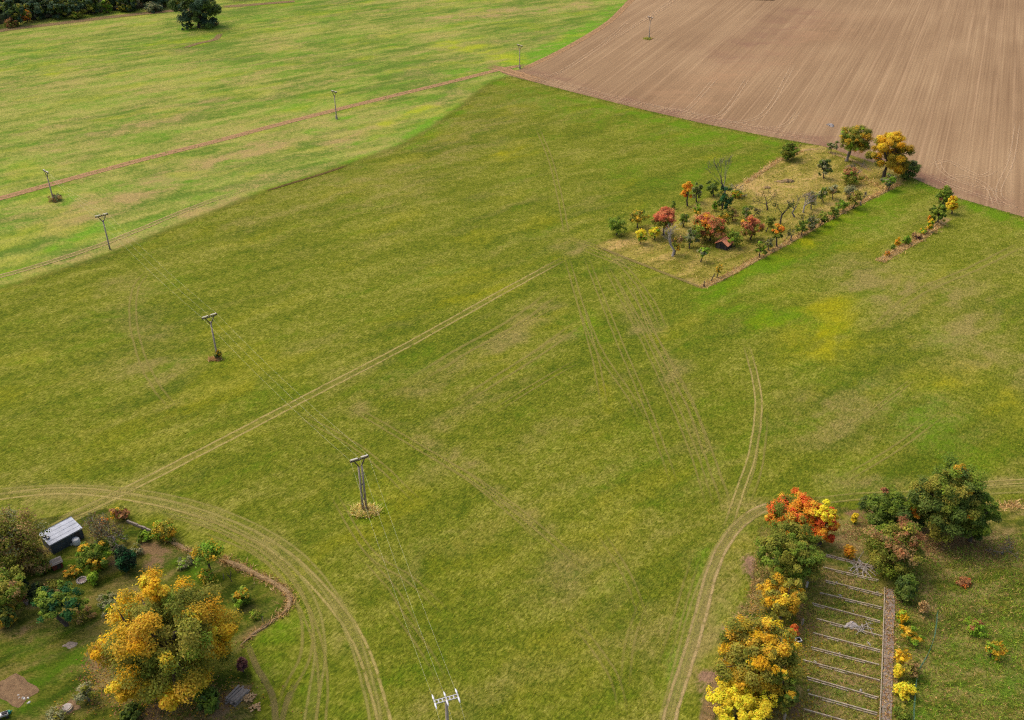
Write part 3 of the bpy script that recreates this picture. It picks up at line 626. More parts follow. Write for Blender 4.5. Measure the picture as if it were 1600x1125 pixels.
SEED = [10]
def tree(name, label, cat, T, mixes, leaf=0.30, dens=1.0, top=None, cone=0.0, loose=0.0, shell=0.5, bark='bark', trunk_r=None, group=None, limbs=7, squash=1.0, stems=1, under=-0.9, extra=None, nclump=None, inner=None, even=False):
    X, Y, dx, hc, b, a = T
    SEED[0] += 1; rng = np.random.default_rng(SEED[0])
    root = empty(name, (X, Y, 0)); tag(root, label, cat, group)
    a = a * squash
    C = (dx, 0, max(hc, a * 0.75))
    n = int(np.clip(24 * b * a / leaf ** 2 * dens, 120, 90000))
    V, F, col, cc = leaf_cloud(rng, C, (b, b, a), n, leaf, mixes, top, cone, loose, shell, nclump, under=under, inner=inner, even=even)
    if extra:                                    # coloured boughs of their own: (palette, offset, radius)
        for pal, off, er in extra:
            ne = int(20 * er * er / leaf ** 2)
            V2, F2, c2, _ = leaf_cloud(rng, (C[0] + off[0] * b, off[1] * b, C[2] + off[2] * a), (er, er, er * 0.8), ne, leaf, [(pal, 1)], None, 0, 0.3, 0.3, 12)
            F = np.vstack([F, F2 + len(V)]); V = np.vstack([V, V2]); col = np.vstack([col, c2])
    mb = MB()
    tr = trunk_r or max(0.06, 0.045 * (C[2] + a) * 0.75)
    for sidx in range(stems):
        bx = rng.normal(0, 0.25 * tr * stems) if stems > 1 else 0; by = rng.normal(0, 0.25 * tr * stems) if stems > 1 else 0
        fork = np.array([dx * 0.75 + rng.normal(0, .08) * b, rng.normal(0, .08) * b, max(0.25, C[2] - a * 0.45)])
        m1 = np.array([bx + (fork[0] - bx) * 0.35 + rng.normal(0, .05) * b, by, fork[2] * 0.45])
        mb.tube([(bx, by, -0.15), (bx * 1.05, by, 0.15), m1, fork], [tr * 1.35, tr * 1.05, tr * 0.85, tr * 0.62], 8)
        ids = rng.choice(len(cc), min(limbs, len(cc)), replace=False)
        for i in ids:
            e = cc[i]; md = (fork + e) / 2 + np.array([0, 0, 0.12 * a]) + rng.normal(0, .06 * b, 3)
            mb.tube([fork - np.array([0, 0, 0.1]), md, e], [tr * 0.5, tr * 0.3, max(0.02, tr * 0.1)], 5, cap=False)
    mb.build('trunk', M[bark], root, True)
    mesh_from('crown', V, F, M['leaf'], root, attrs={'tint': col})
    return root
def bush(name, label, T, mixes, leaf=0.22, **kw):
    kw.setdefault('limbs', 5); kw.setdefault('cat', 'bush'); kw.setdefault('shell', 0.35)
    cat = kw.pop('cat')
    return tree(name, label, cat, T, mixes, leaf, **kw)
def bare_tree(name, label, X, Y, h, lean=(0, 0), bark='bark_grey', depth=3, spread=0.7, r=None, leafmix=None, nleaf=300, leaf=0.2, group=None, up=0.6, trunk=0.4, stems=1, cat='tree'):
    SEED[0] += 1; rng = np.random.default_rng(SEED[0])
    root = empty(name, (X, Y, 0)); tag(root, label, cat, group)
    mb = MB(); ends = []; r = r or 0.03 * h + 0.05
    for s in range(stems):
        t = h * trunk
        p1 = np.array([lean[0] * t * 0.5 + rng.normal(0, .04) * h, lean[1] * t * .5, t * 0.5]); p2 = np.array([lean[0] * t, lean[1] * t, t])
        mb.tube([(0, 0, -0.15), (0, 0, 0.1), p1, p2], [r * 1.4, r * 1.1, r * 0.9, r * 0.75], 7)
        for k in range(4):
            d = np.array([lean[0] * 0.6, lean[1] * 0.6, 0.8]) + unit(rng, 1)[0] * spread
            branch(mb, rng, p2 - np.array([0, 0, 0.1 * k]) * (k > 1), d / np.linalg.norm(d), h * (1 - trunk) * rng.uniform(0.4, 0.6), r * rng.uniform(0.4, 0.62), depth - 1, 5, spread, up, ends)
    mb.build('trunk', M[bark], root, True)
    if leafmix:
        E = np.array(ends); pick = E[rng.choice(len(E), nleaf)]
        pos = pick + rng.normal(0, .3, (nleaf, 3)); pos[:, 2] = np.maximum(pos[:, 2], .15)
        nr = unit(rng, nleaf) + np.array([0, 0, .4]); nr /= np.linalg.norm(nr, axis=1)[:, None]
        t = np.cross(nr, unit(rng, nleaf)); t /= np.linalg.norm(t, axis=1)[:, None]; b = np.cross(nr, t)
        L = leaf * rng.uniform(.6, 1.3, (nleaf, 1))
        V = np.stack([pos - t * L, pos + b * L * .55, pos + t * L, pos - b * L * .55], 1).reshape(-1, 3)
        pal = np.array([c for m, w in leafmix for c in LEAVES[m]])
        col = pal[rng.integers(len(pal), size=nleaf)] * rng.uniform(.7, 1.25, (nleaf, 1))
        mesh_from('foliage', V, np.arange(4 * nleaf).reshape(-1, 4), M['leaf'], root, attrs={'tint': np.repeat(col, 4, 0)})
    return root
def tufts(name, label, pts, h, cols, blades=3, cat=None, width=0.35, jitter=0.3, lean=0.5, hz=None):
    SEED[0] += 1; rng = np.random.default_rng(SEED[0])
    pts = np.asarray(pts, dtype=float); n = len(pts); m = n * blades
    base = np.repeat(pts, blades, 0) + rng.normal(0, jitter * h, (m, 2))
    hh = h * rng.uniform(.5, 1.4, m); an = rng.uniform(0, 2 * math.pi, m); w = hh * width * rng.uniform(.5, 1.2, m)
    ln = rng.normal(0, lean, (m, 2)) * hh[:, None]
    z0 = 0.02 if hz is None else np.repeat(hz, blades)
    ux = np.cos(an) * w; uy = np.sin(an) * w
    V = np.stack([np.column_stack([base[:, 0] - ux, base[:, 1] - uy, np.zeros(m) + z0]), np.column_stack([base[:, 0] + ux, base[:, 1] + uy, np.zeros(m) + z0]),
                  np.column_stack([base + ln, hh + z0])], 1).reshape(-1, 3)
    cols = np.asarray(cols); c = cols[rng.integers(len(cols), size=n)] * rng.uniform(.7, 1.3, (n, 1))
    c = np.repeat(c, blades, 0) * rng.uniform(.8, 1.2, (m, 1))
    o = mesh_from(name, V, np.arange(3 * m).reshape(-1, 3), M['blade'], attrs={'tint': np.repeat(np.clip(c * 1.75, .004, .9), 3, 0)})
    return tag(o, label, cat, kind='stuff')
def scatter_line(rng, pts, width, dens):
    L = spline(pts, 0.5); T = np.gradient(L, axis=0); T /= np.linalg.norm(T, axis=1)[:, None]
    n = int(len(L) * 0.5 * width * dens); i = rng.integers(len(L), size=n)
    return L[i] + np.column_stack([-T[i, 1], T[i, 0]]) * (rng.normal(0, .35, n) * width)[:, None] + T[i] * rng.uniform(-.3, .3, (n, 1))
def scatter_poly(rng, poly, n):
    poly = np.asarray(poly, dtype=float); a, b = poly.min(0), poly.max(0)
    p = rng.uniform(a, b, (int(n * 2.5), 2)); p = p[inside(p, poly)]; return p[:n]

LEAVES['plum'] = [A(112,72,66), A(96,60,60), A(128,86,74)]
LEAVES['straw'] = [A(178,146,92), A(160,128,78), A(196,166,112)]

# ---------------------------------------------------------------- garden on the left
SHED = [(-67.74,101.87),(-64.51,105.28),(-62.15,103.28),(-65.29,99.49)]
def shed():
    q = [np.array(p) for p in SHED]
    c = sum(q) / 4; ux = (q[1] - q[0] + q[2] - q[3]) / 2; uy = (q[1] - q[2] + q[0] - q[3]) / 2
    L, W = np.linalg.norm(ux), np.linalg.norm(uy); rz = math.atan2(ux[1], ux[0])
    root = empty('garden_shed', (c[0], c[1], 0), rz)
    tag(root, 'low grey shed with a pale blue-grey sheet roof', 'shed')
    h = 1.8
    for nm, cc, sz in (('wall', (0, -W/2+.12, h/2), (L-.2, .08, h)), ('wall', (0, W/2-.12, h/2+.08), (L-.2, .08, h+.16)), ('wall', (-L/2+.12, 0, h/2), (.08, W-.32, h)), ('wall', (L/2-.12, 0, h/2), (.08, W-.32, h))):
        MB().box(cc, sz).build(nm, M['wall_grey'], root)
    for k in range(int(L / 0.55)):
        MB().box((-L/2+.4+k*.55, -W/2+.07, h/2), (.04, .03, h-.04)).build('batten', M['wall_grey'], root)
    MB().box((L/2-.9, -W/2+.065, .85), (.75, .045, 1.6)).build('door', M['wood_dark'], root)
    n = 4
    for k in range(n):
        y = -W/2 + (k+.5) * W/n
        m = MB().box((0, y, h+.10+.05*k), (L+.12, W/n-.03, .05), rx=R(3.5)); pan = m.build('roof_panel', M['roof_metal'], root)
        MB().box((0, y + W/n/2 - .05, h+.15+.05*k), (L+.12, .05, .04)).build('seam', M['roof_metal'], pan)
    MB().box((0, W/2+.05, h+.28), (L+.2, .1, .10)).build('ridge_flashing', M['wall_grey'], root)
    MB().tube([(-L/2-.05,-W/2-.08,h+.02),(L/2+.05,-W/2-.08,h-.02)], .055, 8).build('gutter', M['wall_grey'], root)
    MB().tube([(L/2-.1,-W/2-.08,h-.03),(L/2-.1,-W/2+.02,h-.2),(L/2-.1,-W/2+.02,.1)], .04, 6).build('downpipe', M['wall_grey'], root)
    return c, rz, L, W
sc, srz, sL, sW = shed()
def local(c, rz, x, y): return (c[0]+x*math.cos(rz)-y*math.sin(rz), c[1]+x*math.sin(rz)+y*math.cos(rz))
def ring(mb, c, r, t, z, n=16, squash=1.0):
    a = [2*math.pi*k/n for k in range(n)]
    n0 = len(mb.V); prof = [(r-t, z-t), (r+t, z-t), (r+t*1.1, z+t*.6), (r, z+t), (r-t*1.1, z+t*.6)]; m = len(prof)
    for x in a:
        for pr, pz in prof: mb.V.append((c[0]+pr*math.cos(x), c[1]+pr*math.sin(x)*squash, pz))
    for k in range(n):
        for j in range(m):
            mb.F.append((n0+k*m+j, n0+((k+1)%n)*m+j, n0+((k+1)%n)*m+(j+1)%m, n0+k*m+(j+1)%m))
    return mb
for k, (lx, ly, lab) in enumerate(((-sL/2+.45, -.2, 'dark tyre lying nearest the middle of the shed roof'), (-sL/2+.28, .45, 'dark tyre lying at the back corner of the shed roof'))):
    p = local(sc, srz, lx, ly)
    o = empty('tyre', (p[0], p[1], 2.16), 0); tag(o, lab, 'tyre', 'tyres weighing down the shed roof')
    ring(MB(), (0, 0), .20, .06, 0).build('tread', M['rubber'], o, True)
    MB().tube([(0,0,-.03), (0,0,.0)], .14, 10).build('rim', M['galv'], o)
# white water tank beside the shed
p = (-62.80,101.89)
o = empty('water_tank', (p[0], p[1], 0), .4); tag(o, 'white plastic water tank against the front of the grey shed', 'tank')
mb = MB(); mb.tube([(0,0,0),(0,0,.06),(0,0,.95),(0,0,1.08)], [.48,.52,.52,.40], 14); mb.build('body', M['plastic_white'], o, True)
MB().tube([(0,0,1.08),(0,0,1.16)], .16, 10).build('lid', M['plastic_white'], o)
for z in (.3, .62): ring(MB(), (0,0), .52, .02, z).build('hoop', M['plastic_white'], o)
p = (-63.49,101.82)
o = empty('white_crate', (p[0], p[1], 0), .9); tag(o, 'small white crate standing left of the water tank', 'crate')
MB().box((0,0,.03), (.5,.4,.05)).build('base', M['plastic_white'], o)
for s in (-1, 1):
    MB().box((0, s*.19, .2), (.5,.03,.3)).build('side', M['plastic_white'], o); MB().box((s*.235, 0, .2), (.03,.345,.3)).build('side', M['plastic_white'], o)
# little red-brown hut
p = (-63.71,97.25)
o = empty('animal_hutch', (p[0], p[1], 0), R(38)); tag(o, 'small red-brown wooden hutch with a pale pitched roof', 'hutch')
for cc, sz in (((0,-.5,.55),(1.3,.06,1.1)), ((0,.5,.55),(1.3,.06,1.1)), ((-.65,0,.55),(.06,.94,1.1)), ((.65,0,.55),(.06,.94,1.1))): MB().box(cc, sz).build('wall', M['wood_red'], o)
for s in (-1, 1):
    rf = MB().box((0, s*.36, 1.28), (1.6,.86,.05), rx=-s*R(30)).build('roof_panel', M['wood_grey'], o)
    MB().box((0, s*.5, 1.245), (1.62,.05,.05), rx=-s*R(30)).build('batten', M['white'], rf)
MB().box((.15,-.55,.5), (.5,.03,.75)).build('door', M['wood_dark'], o)
# fire pit
p = (-59.31,94.66)
o = empty('fire_pit', (p[0], p[1], 0)); tag(o, 'round stone-rimmed fire pit on the green lawn', 'fire pit')
mb = MB(); mb.tube([(0,0,.0),(0,0,.05)], [.5,.42], 14); mb.build('ash_bed', M['ash'], o)
for k in range(16):
    a = 2*math.pi*k/16; MB().box((.62*math.cos(a), .62*math.sin(a), .07), (.20+.03*(k%3), .17, .16), a+.1*(k%2), .1*(k%2)).build('stone', M['stone'], o)
# grey slab in the lawn
rng = np.random.default_rng(3)
def blob(name, label, cat, p, rx, ry, h, mat, seed=1, rz=0, kind=None, rings=5, n=18, rough=.18):
    r = np.random.default_rng(seed); mb = MB(); ph = r.uniform(0, 6.28, 6); am = r.uniform(0, rough, 6)
    V = []; F = []
    for i in range(rings):
        t = i/(rings-1); rad = math.cos(t*math.pi/2)**.7 if i < rings-1 else 0.02; z = h*math.sin(t*math.pi/2)
        for k in range(n):
            a = 2*math.pi*k/n; f = 1+sum(am[j]*math.sin((j+1)*a+ph[j]) for j in range(6))
            jit = r.normal(0, rough*.25)
            V.append((rad*rx*f*math.cos(a)*(1+jit), rad*ry*f*math.sin(a)*(1+jit), max(0.0 if i == 0 else .01, z*(1+r.normal(0, rough*.5)))))
    for i in range(rings-1):
        for k in range(n):
            F.append((i*n+k, i*n+(k+1) % n, (i+1)*n+(k+1) % n, (i+1)*n+k))
    o = mesh_from(name, V, F, mat, loc=(p[0], p[1], 0.01)); o.rotation_euler = (0, 0, rz)
    return tag(o, label, cat, kind=kind)
blob('stone_slab', 'flat grey stone patch in the middle of the lawn', 'stone', (-56.41,83.31), .85, .55, .10, M['gravel'], 2)
# vegetable bed
def flat_poly(name, pts, z, mat, label=None, kind='structure', n=6):
    pts = [np.array(p) for p in pts]; V = []; F = []; r = np.random.default_rng(8)
    for i in range(n+1):
        for j in range(n+1):
            u, v = i/n, j/n; q = (pts[0]*(1-u)+pts[1]*u)*(1-v)+(pts[3]*(1-u)+pts[2]*u)*v
            e = r.normal(0, .10, 2) if (i in (0, n) or j in (0, n)) else (0, 0)
            V.append((q[0]+e[0], q[1]+e[1], z+(abs(r.normal(0, .05)) if 0 < i < n and 0 < j < n else 0)))
    for i in range(n):
        for j in range(n): F.append((i*(n+1)+j, (i+1)*(n+1)+j, (i+1)*(n+1)+j+1, i*(n+1)+j+1))
    return tag(mesh_from(name, V, F, mat), label, kind=kind)
flat_poly('vegetable_bed', [(-63.93,76.37),(-61.38,78.87),(-57.40,76.37),(-58.97,73.60)], .03, M['soil'])
for k in range(7):
    q = (-58.62,75.25); blob('pale_stone', 'pale stone in the small heap on the brown garden bed', 'stone', (q[0]+rng.normal(0,.35), q[1]+rng.normal(0,.28)), rng.uniform(.12,.22), rng.uniform(.1,.18), rng.uniform(.1,.18), M['stone_white'], 20+k, rng.uniform(0,3))['group'] = 'pale stones on the garden bed'
# covered well
p = (-52.88,73.60)
o = empty('well_cover', (p[0], p[1], 0)); tag(o, 'round pale concrete well cover ringed by bare soil', 'well')
MB().tube([(0,0,0),(0,0,.35)], [.62,.60], 18).build('rim', M['concrete'], o)
MB().tube([(-.06,.03,.35),(-.06,.03,.42)], .5, 18).build('lid', M['stone'], o)
blob('earth_mound', 'bare soil mound around the round well cover', 'mound', (-52.79,73.78), 1.3, .9, .12, M['soil'], 5)
# corner things
p = (-59.96,72.44)
o = empty('garden_trolley', (p[0], p[1], 0), .5); tag(o, 'grey garden trolley with dark and white load, bottom left corner', 'trolley')
MB().box((0,0,.42), (1.1,.6,.06)).build('tray', M['galv'], o)
for s in (-1, 1): MB().box((0, s*.29, .55), (1.1,.03,.2)).build('side', M['galv'], o)
for sx in (-1, 1):
    for s in (-1, 1): MB().tube([(sx*.38, s*.34, .2), (sx*.38, s*.40, .2)], .155, 12).build('wheel', M['rubber'], o)
MB().box((.2,.02,.58), (.5,.4,.24), .3).build('load', M['rubber'], o); MB().box((-.28,0,.55), (.35,.35,.2), .1).build('load', M['plastic_white'], o)
p = (-59.57,73.06)
o = empty('watering_can', (p[0], p[1], 0), .4); tag(o, 'teal green watering can beside the grey trolley', 'watering can')
MB().tube([(0,0,0),(0,0,.36)], [.19,.17], 12).build('body', M['plastic_teal'], o)
MB().tube([(.15,0,.1),(.4,0,.36)], [.05,.035], 8).build('spout', M['plastic_teal'], o)
MB().tube([(-.16,0,.08),(-.32,0,.26),(-.1,0,.46),(.1,0,.36)], .025, 6).build('handle', M['plastic_teal'], o)
p = (-65.00,90.30)
o = empty('flower_pot', (p[0], p[1], 0)); tag(o, 'pale pinkish flower pot beside the dark shrubs', 'pot')
MB().tube([(0,0,0),(0,0,.5),(0,0,.56)], [.2,.32,.34], 12).build('body', M['ash'], o); MB().tube([(0,0,.56),(0,0,.575)], .28, 12).build('soil', M['soil'], o)
# timber and logs
def log_pile(label, p, n, rz, lw, seed):
    r = np.random.default_rng(seed); o = empty('log_pile', (p[0], p[1], 0), rz); tag(o, label, 'logs', 'piles of split logs')
    for k in range(n):
        t = r.random(); x = r.normal(0, lw*.45); y = r.normal(0, lw*.3); z = max(.09, .62*lw*(1-(x/lw)**2-(y/lw)**2)*r.random()+.1)
        a = r.uniform(0, 3.14); L = r.uniform(.14, .2); e = r.uniform(-.3, .3)
        d = np.array([math.cos(a), math.sin(a), e])*L; c = np.array([x, y, z])
        MB().tube([c-d, c+d], r.uniform(.07, .12), 7).build('log', M['log_end'], o)
log_pile('small heap of pale cut logs against the timber stack', (-31.79,74.97), 42, .3, .8, 4)
log_pile('separate low heap of pale logs on the grass edge', (-30.59,73.78), 26, .1, .62, 6)
p = (-33.09,75.25)
o = empty('timber_stack', (p[0], p[1], 0), R(55)); tag(o, 'grey-brown stack of weathered boards behind the logs', 'timber')
for k in range(26):
    l, c_ = divmod(k, 5); MB().box((rng.normal(0,.15), -0.7+c_*.34+rng.normal(0,.03), .07+l*.13), (2.1+rng.normal(0,.25), .26, .10), rng.normal(0,.06), rng.normal(0,.03)).build('board', M['wood_grey'], o)
# straw bank round the garden
def bank(name, label, pts, width, h, mat, seed, cat='bank'):
    r = np.random.default_rng(seed); L = spline(pts, .6); T = np.gradient(L, axis=0); T /= np.linalg.norm(T, axis=1)[:, None]
    N_ = np.column_stack([-T[:, 1], T[:, 0]]); V = []; F = []; prof = [(-1, 0), (-.75, .6), (-.2, 1), (.35, .9), (.8, .55), (1, 0)]; m = len(prof)
    for i, (q, nn) in enumerate(zip(L, N_)):
        e = min(1, min(i, len(L)-1-i)/3+.15); w = width/2*r.uniform(.75, 1.2)*e
        for u, z in prof:
            V.append((q[0]+nn[0]*u*w+r.normal(0,.05), q[1]+nn[1]*u*w+r.normal(0,.05), .01+z*h*e*r.uniform(.7, 1.25)))
    for i in range(len(L)-1):
        for j in range(m-1): F.append((i*m+j, (i+1)*m+j, (i+1)*m+j+1, i*m+j+1))
    return tag(mesh_from(name, V, F, mat), label, cat)
M['thatch'] = plain('dead_grass', A(196,166,118), A(140,114,78), 2.2, 0.98, bump=1.0, bd=.12)
BANK = [(-41.26,98.90),(-37.63,97.00),(-34.03,94.90),(-31.47,93.22),(-29.99,91.45),(-29.92,89.38),(-30.71,88.26)]
bank('earth_bank', 'long straw-covered bank curving round the corner of the garden', BANK, .8, .32, M['thatch'], 3)
B2 = [(-49.60,102.43),(-47.71,101.37),(-45.80,100.19)]
bank('earth_bank', 'short straw-covered bank behind the little green fruit tree', B2, .8, .4, M['thatch'], 4)
B3 = [(-30.71,88.26),(-31.83,86.83),(-33.18,85.42),(-34.66,83.31)]
bank('earth_bank', 'thin straw-covered bank running down toward the big yellow tree', B3, .5, .25, M['thatch'], 5)
def wall_run(label, pts, h, t):
    o = empty('low_wall', (pts[0][0], pts[0][1], 0)); tag(o, label, 'wall')
    L = spline(pts, .75); r = np.random.default_rng(1)
    for a, b in zip(L[:-1], L[1:]):
        c = (a+b)/2-L[0]; d = b-a; hh = h*r.uniform(.85, 1.1)
        MB().box((c[0], c[1], hh/2), (np.linalg.norm(d)*.96, t, hh), math.atan2(d[1], d[0])).build('block', M['wood_grey'], o)
wall_run('low grey block wall beside the orange-brown shrub', [(-57.14,106.55),(-55.19,105.57),(-52.95,104.47)], .45, .22)
# fence posts of the garden
for pxy, lab in (((-32.66,87.15), 'thin grey stake beside the thin straw bank'), ((-39.78,94.90), 'thin grey stake left of the bare sapling')):
    o = empty('garden_stake', (pxy[0], pxy[1], 0)); tag(o, lab, 'stake')
    MB().tube([(0,0,0),(.03,0,1.1)], .05, 6).build('post', M['wood_grey'], o); MB().tube([(.03,0,1.1),(.03,0,1.14)], [.055,.02], 6).build('tip', M['wood_dark'], o)

GT = 'garden'
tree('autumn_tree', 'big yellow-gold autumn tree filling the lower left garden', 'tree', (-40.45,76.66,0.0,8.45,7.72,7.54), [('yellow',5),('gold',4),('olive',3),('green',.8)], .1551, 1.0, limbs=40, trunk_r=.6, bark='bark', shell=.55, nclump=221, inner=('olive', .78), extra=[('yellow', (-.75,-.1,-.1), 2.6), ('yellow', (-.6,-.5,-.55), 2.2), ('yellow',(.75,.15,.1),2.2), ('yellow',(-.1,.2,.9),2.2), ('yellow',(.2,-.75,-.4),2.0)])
tree('olive_tree', 'sparse brown-olive tree at the left edge behind the shed', 'tree', (-70.73,96.5,1.34,5.97,4.36,4.68), [('olive',4),('brown',3),('grey',1)], .155, .8, loose=.9, limbs=14)
tree('olive_tree', 'olive-green tree at the left edge beside the dark shrubs', 'tree', (-66.55,89.05,0.0,3.43,2.77,3.26), [('olive',4),('green',2),('brown',1)], .155, .9, loose=.5)
bush('olive_bush', 'loose olive-brown bush below the left end of the shed', (-66.63,97.2,0.0,1.75,2.49,1.95), [('olive',3),('brown',2),('green',1)], .13, loose=.9, dens=.6)
bush('olive_bush', 'green and brown bush left of the small hutch', (-65.52,96.38,0.0,0.61,1.42,0.71), [('green',3),('brown',2)], .155, loose=.6, dens=.8)
tree('dark_conifer', 'slim almost black conifer at the left edge', 'conifer', (-65.98,92.64,0.0,1.43,0.65,1.43), [('black',3),('deep',1)], .14, 1.3, cone=.85)
bush('dark_bush', 'blackish green bush right of the slim conifer', (-64.25,91.94,0.0,0.94,1.3,1.11), [('black',3),('dark',2)], .2)
bush('dark_bush', 'dark olive bush below the slim black conifer', (-64.64,90.87,0.0,0.37,0.86,0.43), [('dark',3),('olive',1)], .15)
bush('russet_bush', 'low rust-brown bush beside the pale flower pot', (-65.97,91.13,0.0,0.33,0.78,0.39), [('russet',3)], .15)
bush('dark_bush', 'dark bush with yellow tips at the left edge below the conifer', (-65.94,86.87,0.0,1.5,1.67,1.67), [('dark',3),('gold',1.4),('olive',1)], .2)
tree('walnut_tree', 'broad deep-green tree with a leaning brown trunk on the lawn', 'tree', (-58.21,86.61,-0.35,3.88,3.29,1.65), [('deep',5),('green',2)], .15, 1.4, top=('green',.62,.6), under=-.3, trunk_r=.28)  # lighter green top paints the top-lit dome into the leaf colour
tree('fruit_tree', 'round green tree with yellowing leaves in front of the shed', 'tree', (-57.97,97.15,0.0,2.52,2.57,2.4), [('green',4),('gold',1.6),('fresh',1)], .145, 1.1)
tree('dark_conifer', 'dense dark-green conifer beside the brown soil patch', 'conifer', (-53.55,96.73,0.0,2.2,1.68,2.32), [('deep',2),('black',3)], .14, 1.5, cone=.45)
p = (-56.91,100.84)
bare_tree('bare_tree', 'leafless pale grey tree between shed and dark conifer', p[0], p[1], 5.5, (0,.1), 'bark_pale', 4, .8, leafmix=[('grey',1),('brown',1)], nleaf=1300, leaf=.16)
bush('grey_bush', 'grey-green bush under the leafless pale tree', (-57.16,101.02,0.0,0.82,1.83,0.92), [('grey',3),('olive',1),('green',1)], .155, loose=.5)
bush('russet_bush', 'rust-orange bush by the low grey wall', (-58.49,107.41,0.0,0.87,1.52,0.96), [('russet',3),('gold',1.5),('olive',1)], .2)
bush('russet_bush', 'small pinkish orange bush right of the shed roof', (-60.68,106.37,0.0,0.42,0.85,0.46), [('russet',2),('orange',1)], .13, loose=.6)
bush('gold_bush', 'yellow-brown bush between the two low walls', (-50.34,103.12,0.0,1.59,1.85,1.68), [('gold',3),('olive',2),('fresh',1)], .155, loose=.4)
bush('green_bush', 'fresh green bush left of the yellow-brown bush', (-53.22,102.83,0.0,0.63,1.39,0.7), [('fresh',2),('green',2)], .2)
tree('fruit_tree', 'small leaning green fruit tree in front of the straw bank', 'tree', (-41.84,96.0,0.03,3.85,2.37,1.18), [('green',3),('fresh',2),('gold',1)], .155, 1.0, loose=.3)
p = (-38.59,94.42)
bare_tree('sapling', 'tiny leafless sapling on the lawn inside the straw bank', p[0], p[1], 2.2, (-.1,0), 'bark', 2, .5, r=.05)
bush('green_bush', 'rounded green bush with yellow top inside the straw bank', (-36.05,90.59,0.0,1.37,1.62,1.44), [('green',3),('fresh',2)], .155, top=('gold',.6,.7))
bush('gold_bush', 'orange-yellow bush right of the small hutch', (-60.81,95.73,0.0,0.64,1.51,0.75), [('gold',3),('orange',1),('olive',2)], .155, loose=.5)
bush('green_bush', 'small fresh green bush right of the fire pit', (-57.16,94.06,0.0,1.08,0.88,1.2), [('fresh',3)], .15, loose=.5)
bush('grey_bush', 'pale grey-green bush touching the left of the big yellow tree', (-53.62,89.29,0.0,0.93,1.87,0.93), [('grey',3),('green',1)], .13, loose=.5)
bush('green_bush', 'dark green bush under the right side of the big yellow tree', (-36.23,73.86,0.0,1.52,1.89,1.69), [('green',3),('dark',3)], .22)
bush('green_bush', 'clipped dark bush under the left side of the big yellow tree', (-45.04,72.72,0.0,0.68,1.51,0.75), [('dark',3),('green',2)], .22)
bush('plum_bush', 'purple-brown bush at the right edge of the big yellow tree', (-33.29,79.13,0.0,1.33,0.67,1.48), [('plum',3)], .15)
bush('grey_sapling', 'thin grey-green sapling on the lower lawn', (-50.79,74.81,0.0,1.72,1.37,1.56), [('grey',3),('olive',1)], .135, dens=.42, loose=.9, bark='bark_grey')
bush('grey_sapling', 'grey-green sapling behind the round well cover at the bottom', (-53.5,72.19,0.0,0.68,1.35,0.68), [('grey',3),('olive',1)], .135, dens=.5, loose=.9)
bush('grey_bush', 'pale low bush left of the little fruit tree', (-45.87,97.38,0.0,0.61,1.52,0.76), [('grey',3),('fresh',1)], .16, dens=.6, loose=.8)
bush('gold_bush', 'yellow-green weeds above the top of the big yellow tree', (-42.0,94.56,0.0,0.94,1.23,1.05), [('fresh',2),('gold',2),('olive',1)], .16, dens=.7, loose=.8)
for T, mx, lab in (((-69.25,97.87,0.0,1.1,1.79,1.23), [('olive',3),('brown',1)], 'olive bush below the sparse tree at the left edge'), ((-68.87,95.12,0.0,0.64,1.32,0.71), [('olive',2),('green',1)], 'olive bush between the two trees at the left edge'), ((-62.46,92.79,0.0,0.55,1.3,0.65), [('olive',2),('brown',2)], 'brownish weeds behind the broad deep-green tree'), ((-53.47,99.8,0.0,0.74,1.0,0.82), [('grey',2),('olive',1)], 'grey-green bush right of the dense dark conifer'), ((-57.36,97.41,0.0,0.57,1.25,0.64), [('green',2),('olive',1)], 'green bush in front of the dense dark conifer'), ((-33.7,87.92,0.0,0.37,0.93,0.46), [('fresh',1),('olive',2)], 'low weedy clump by the thin straw bank'), ((-56.54,87.88,0.0,0.64,1.51,0.76), [('brown',2),('olive',2)], 'brown weeds right of the broad deep-green tree')):
    bush('garden_bush', lab, T, mx, .14, loose=.8, dens=.7)
rng = np.random.default_rng(77)
pts = np.vstack([scatter_line(rng, BANK, 1.3, 26), scatter_line(rng, B2, 1.0, 14), scatter_line(rng, B3, .8, 12)])
tufts('dry_grass', 'dead straw-coloured grass on the garden banks', pts, .34, LEAVES['straw']+LEAVES['brown'][:1], 4, width=.16, lean=.7)

